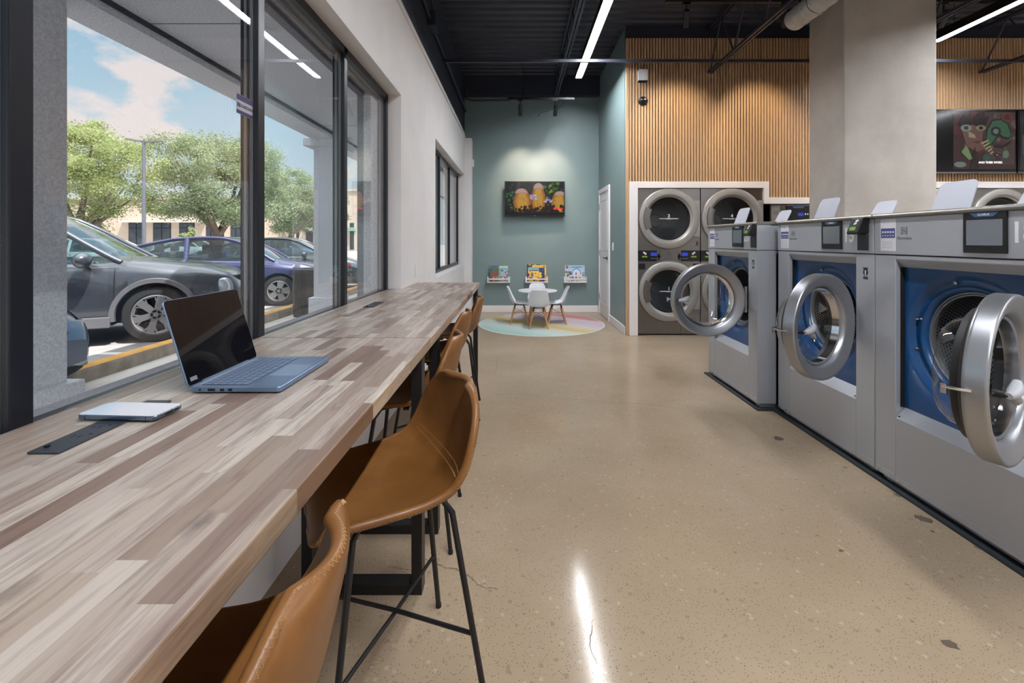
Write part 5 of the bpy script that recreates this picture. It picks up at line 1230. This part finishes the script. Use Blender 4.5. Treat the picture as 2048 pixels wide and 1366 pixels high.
# ------------------------------------------------------------------ trees
BARK = noisy('tree_bark', srgb(140,124,112), srgb(112,98,88), 5, .9, bump=.5, bscale=20)
def leafmat(name, a, b, c):
    m = M(name, rough=.6, spec=.3); t = NT(m); v = t.coord()
    col = t.ramp(t.noise(v, 1.1, 5, .7), [(.32, a), (.5, b), (.68, c)])
    t.l(col, t.b.inputs['Base Color'])
    tl = t.n('ShaderNodeBsdfTranslucent'); t.l(col, tl.inputs[0]); mx = t.n('ShaderNodeMixShader'); mx.inputs[0].default_value = .45
    t.l(t.b.outputs[0], mx.inputs[1]); t.l(tl.outputs[0], mx.inputs[2]); t.l(mx.outputs[0], t.out.inputs[0]); return m
LEAF = leafmat('live_oak_leaves', srgb(118,134,102), srgb(154,168,134), srgb(194,202,168))
LEAFY = leafmat('yellow_green_leaves', srgb(132,148,100), srgb(168,180,126), srgb(202,208,160))
LEAFT = leafmat('tan_leaves', srgb(146,140,108), srgb(170,164,128), srgb(192,186,150))
def tree(loc, ht, rad, zc0, trunk_r, label, leafm=LEAF, seed=1, ncl=120, per=95, ls=.17, lean=(0,0), cen=(0,0)):
    rnd = random.Random(seed); o = empty('tree', loc, label, 'tree', 'trees in the parking lot')
    tr = MB(); fork = zc0*1.02
    tr.tube([(0,0,-.1),(lean[0]*.3,lean[1]*.3,fork*.5),(lean[0],lean[1],fork)], [trunk_r*1.35,trunk_r,trunk_r*.9], 12)
    br = []; hc = (ht-zc0)/2; zc = zc0+hc
    for k in range(9):
        a = 2*PI*k/9+rnd.random()*.5; rr = rad*(.55+.3*rnd.random()); zz = zc0+(ht-zc0)*(.25+.6*rnd.random())
        e = (cen[0]+rr*math.cos(a)*.9, cen[1]+rr*math.sin(a)*.9, zz); mid = (lean[0]+(e[0]-lean[0])*.45, lean[1]+(e[1]-lean[1])*.45, fork+(zz-fork)*.35)
        tr.tube([(lean[0],lean[1],fork-.15), mid, e], [trunk_r*.6, trunk_r*.38, trunk_r*.10], 8)
    tr.build('trunk', BARK, o, smooth=60)
    lf = MB(); V = []; F = []
    for c in range(ncl):
        while True:
            x, y, z = rnd.uniform(-1,1), rnd.uniform(-1,1), rnd.uniform(-1,1); q = x*x+y*y+z*z
            if .16 < q < 1: break
        bump = 1+.16*math.sin(5*x+seed)+.12*math.sin(7*z+2*seed)
        C = (cen[0]+x*rad*bump, cen[1]+y*rad*bump, zc+z*hc*(1 if z > 0 else .95)*bump); cr_ = rad*rnd.uniform(.13,.25)
        for k in range(per):
            p = [rnd.gauss(0,.5) for _ in range(3)]; P_ = Vector((C[0]+p[0]*cr_, C[1]+p[1]*cr_, C[2]+p[2]*cr_*.65))
            d = Vector((rnd.gauss(0,1),rnd.gauss(0,1),rnd.gauss(0,.7))).normalized(); w = d.cross(Vector((rnd.gauss(0,1),rnd.gauss(0,1),rnd.gauss(0,1)))).normalized()
            s_ = ls*rnd.uniform(.6,1.25); i = len(V); V += [P_, P_+d*s_*.5+w*s_*.28, P_+d*s_, P_+d*s_*.5-w*s_*.28]; F.append([i,i+1,i+2,i+3])
    me = bpy.data.meshes.new('crown'); me.from_pydata([tuple(v) for v in V], [], F); me.materials.append(leafm)
    c_ = bpy.data.objects.new('crown', me); COL.objects.link(c_); c_.parent = o; return o
tree((-20.2,20.6,GZ), 7.25, 2.65, 1.75, .26, 'broad tree beside the near stucco column, left of the lamp post', LEAFY, 3, 150, 330, .105, (.3,0), (.35,.2))
tree((-15.9,24.3,GZ), 7.05, 2.95, 1.75, .27, 'full round oak right of the lamp post, its trunk rising over the blue sedan', LEAF, 5, 200, 330, .11, (-.03,.05), (-.05,0))
tree((-19.8,40,GZ), 7.4, 3.3, 2.0, .25, 'smaller oak farther off, seen between the window mullion and the stucco column', LEAF, 8, 190, 220, .15)
tree((-22.5,52,GZ), 7.6, 2.9, 1.8, .25, 'tan tinged tree farthest off, half behind the stucco column', LEAFT, 11, 130, 90, .30)
tree((-24.0,33.2,GZ), 2.25, .55, .6, .03, 'small yellow green sapling in front of the storefront windows', LEAFY, 14, 26, 40, .14)
# ------------------------------------------------------------------ lamp post
lpst = empty('lamp_post', (-15.15,18.5,GZ), 'tall grey parking lot lamp post standing between the two big trees', 'lamp post')
PG = M('lamp_post_grey', srgb(120,122,132), .5, .3)
MB().cyl((0,0,0),(0,0,5.42),.075,.055,12).build('pole', PG, lpst); MB().cyl((0,0,0),(0,0,.6),.22,n=16).build('base', SIDEW, lpst)
for s_ in (-1,1): MB().box(.04 if s_ > 0 else -.60, .60 if s_ > 0 else -.04, -.08,.08, 5.34,5.39, X=Matrix.Rotation(R(20),4,'Z') @ Matrix.Translation((0,0,5.36)) @ Matrix.Rotation(R(-8*s_),4,'Y') @ Matrix.Translation((0,0,-5.36))).build('lamp_head', PG, lpst, smooth=0)
# ------------------------------------------------------------------ far buildings
TAN = noisy('tan_stucco', srgb(206,184,164), srgb(216,196,178), 1.5, .9); TAN2 = noisy('pale_stucco', srgb(212,198,184), srgb(220,208,196), 1.5, .9)
SHOPG = M('shop_glass_dark', srgb(62,70,78), .12, 0); MINT = M('mint_trim', srgb(150,184,166), .6); PARA = M('parapet_white', srgb(214,208,202), .7)
def rowbuilding(name, y, u0, u1, vtop, wins, label, wall, vsill, vhead, band=None):
    x0 = (u0-1033)*y/910; x1 = (u1-1033)*y/910; zt = H-(vtop-481)*y/910
    o = empty(name, ((x0+x1)/2, y, GZ), label, 'building'); cx = (x0+x1)/2; zg = GZ
    MB().box(x0-cx, x1-cx, 0, 9, 0, zt-zg).box(x0-cx-.1,x1-cx+.1,-.15,9,zt-zg,zt-zg+.25).build('wall', wall, o, smooth=0)
    for a, b in wins:
        xa = (a-1033)*y/910-cx; xb = (b-1033)*y/910-cx; z1 = H-(vhead-481)*y/910-zg; z0 = .15
        w = MB().box(xa, xb, -.06, .0, z0, z1).build('window', ALUM, o, smooth=0); n_ = max(2, int((xb-xa)/1.1)); g_ = MB()
        for k in range(n_): q = (xb-xa)/n_; g_.box(xa+k*q+.06, xa+(k+1)*q-.04, -.08, -.06, z0+.1, z1-.55).box(xa+k*q+.06, xa+(k+1)*q-.04, -.08, -.06, z1-.48, z1-.08)
        g_.build('pane', SHOPG, w, smooth=0)
    for (a, b, v0, v1, mat) in band or []:
        MB().box((a-1033)*y/910-cx, (b-1033)*y/910-cx, -.5, .0, H-(v1-481)*y/910-zg, H-(v0-481)*y/910-zg).build('awning_band', mat, o, smooth=0)
    return o
rowbuilding('building', 46, 60, 506, 399, ((143,163),(166,203),(258,290),(307,342),(359,389),(413,432),(462,482)), 'long tan stucco shop row across the parking lot behind the trees', TAN, 482, 446, [(246,412,441,445,PARA)])
rowbuilding('building', 62, 520, 760, 382, ((540,556),(572,598),(612,626),(640,652),(700,708)), 'paler stucco building with mint green bands, far off past the mullion', TAN2, 480, 446, [(536,603,455,462,MINT),(609,640,455,462,MINT),(696,712,455,462,MINT)])
# ------------------------------------------------------------------ sky, sun
w = bpy.data.worlds.new('world'); SC.world = w; w.use_nodes = True; nt = w.node_tree; bg = nt.nodes['Background']
tc = nt.nodes.new('ShaderNodeTexCoord'); sp = nt.nodes.new('ShaderNodeSeparateXYZ'); nt.links.new(tc.outputs['Generated'], sp.inputs[0])
def wm(op, a, b):
    n = nt.nodes.new('ShaderNodeMath'); n.operation = op
    for i, v in enumerate((a, b)):
        if isinstance(v, (int, float)): n.inputs[i].default_value = v
        else: nt.links.new(v, n.inputs[i])
    return n.outputs[0]
zz = wm('ADD', wm('MAXIMUM', sp.outputs[2], 0), .35); cbn = nt.nodes.new('ShaderNodeCombineXYZ')
nt.links.new(wm('ADD', sp.outputs[0], 3.1), cbn.inputs[0]); nt.links.new(sp.outputs[1], cbn.inputs[1]); nt.links.new(wm('MULTIPLY', sp.outputs[2], 1.7), cbn.inputs[2])
ns = nt.nodes.new('ShaderNodeTexNoise'); ns.inputs['Scale'].default_value = 4.2; ns.inputs['Detail'].default_value = 7; ns.inputs['Roughness'].default_value = .55; nt.links.new(cbn.outputs[0], ns.inputs['Vector'])
def wr(fac, st):
    r = nt.nodes.new('ShaderNodeValToRGB'); cr = r.color_ramp
    while len(cr.elements) < len(st): cr.elements.new(.5)
    for e, (p, c) in zip(cr.elements, st): e.position = p; e.color = c
    nt.links.new(fac, r.inputs[0]); return r.outputs[0]
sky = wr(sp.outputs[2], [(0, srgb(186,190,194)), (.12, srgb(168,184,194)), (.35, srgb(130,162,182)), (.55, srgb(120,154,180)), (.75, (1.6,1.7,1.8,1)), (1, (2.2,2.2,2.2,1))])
cl = wr(wm('SUBTRACT', ns.outputs[0], wm('MULTIPLY', sp.outputs[2], .06)), [(.505, (0,0,0,1)), (.565, (1,1,1,1))])
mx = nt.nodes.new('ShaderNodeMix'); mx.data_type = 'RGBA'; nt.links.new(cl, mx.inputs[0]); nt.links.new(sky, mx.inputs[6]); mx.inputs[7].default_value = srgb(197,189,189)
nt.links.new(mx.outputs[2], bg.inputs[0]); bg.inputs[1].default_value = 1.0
sun = bpy.data.lights.new('sun', 'SUN'); sun.energy = 5.2; sun.angle = R(.6); sun.color = (1,.95,.88)
sob = bpy.data.objects.new('sun', sun); COL.objects.link(sob); sob.rotation_euler = (-Vector((.36,-.22,.90))).to_track_quat('-Z','Y').to_euler()
# ------------------------------------------------------------------ view
vs = SC.view_settings; vs.view_transform = 'Standard'; vs.look = 'None'; vs.gamma = 1; vs.use_curve_mapping = False; vs.exposure = .72
SC.cycles.use_denoising = True
SC.cycles.max_bounces = 10; SC.cycles.diffuse_bounces = 4; SC.cycles.glossy_bounces = 5; SC.cycles.transparent_max_bounces = 24; SC.cycles.transmission_bounces = 6
SC.cycles.sample_clamp_indirect = 6; SC.cycles.caustics_reflective = False; SC.cycles.caustics_refractive = False
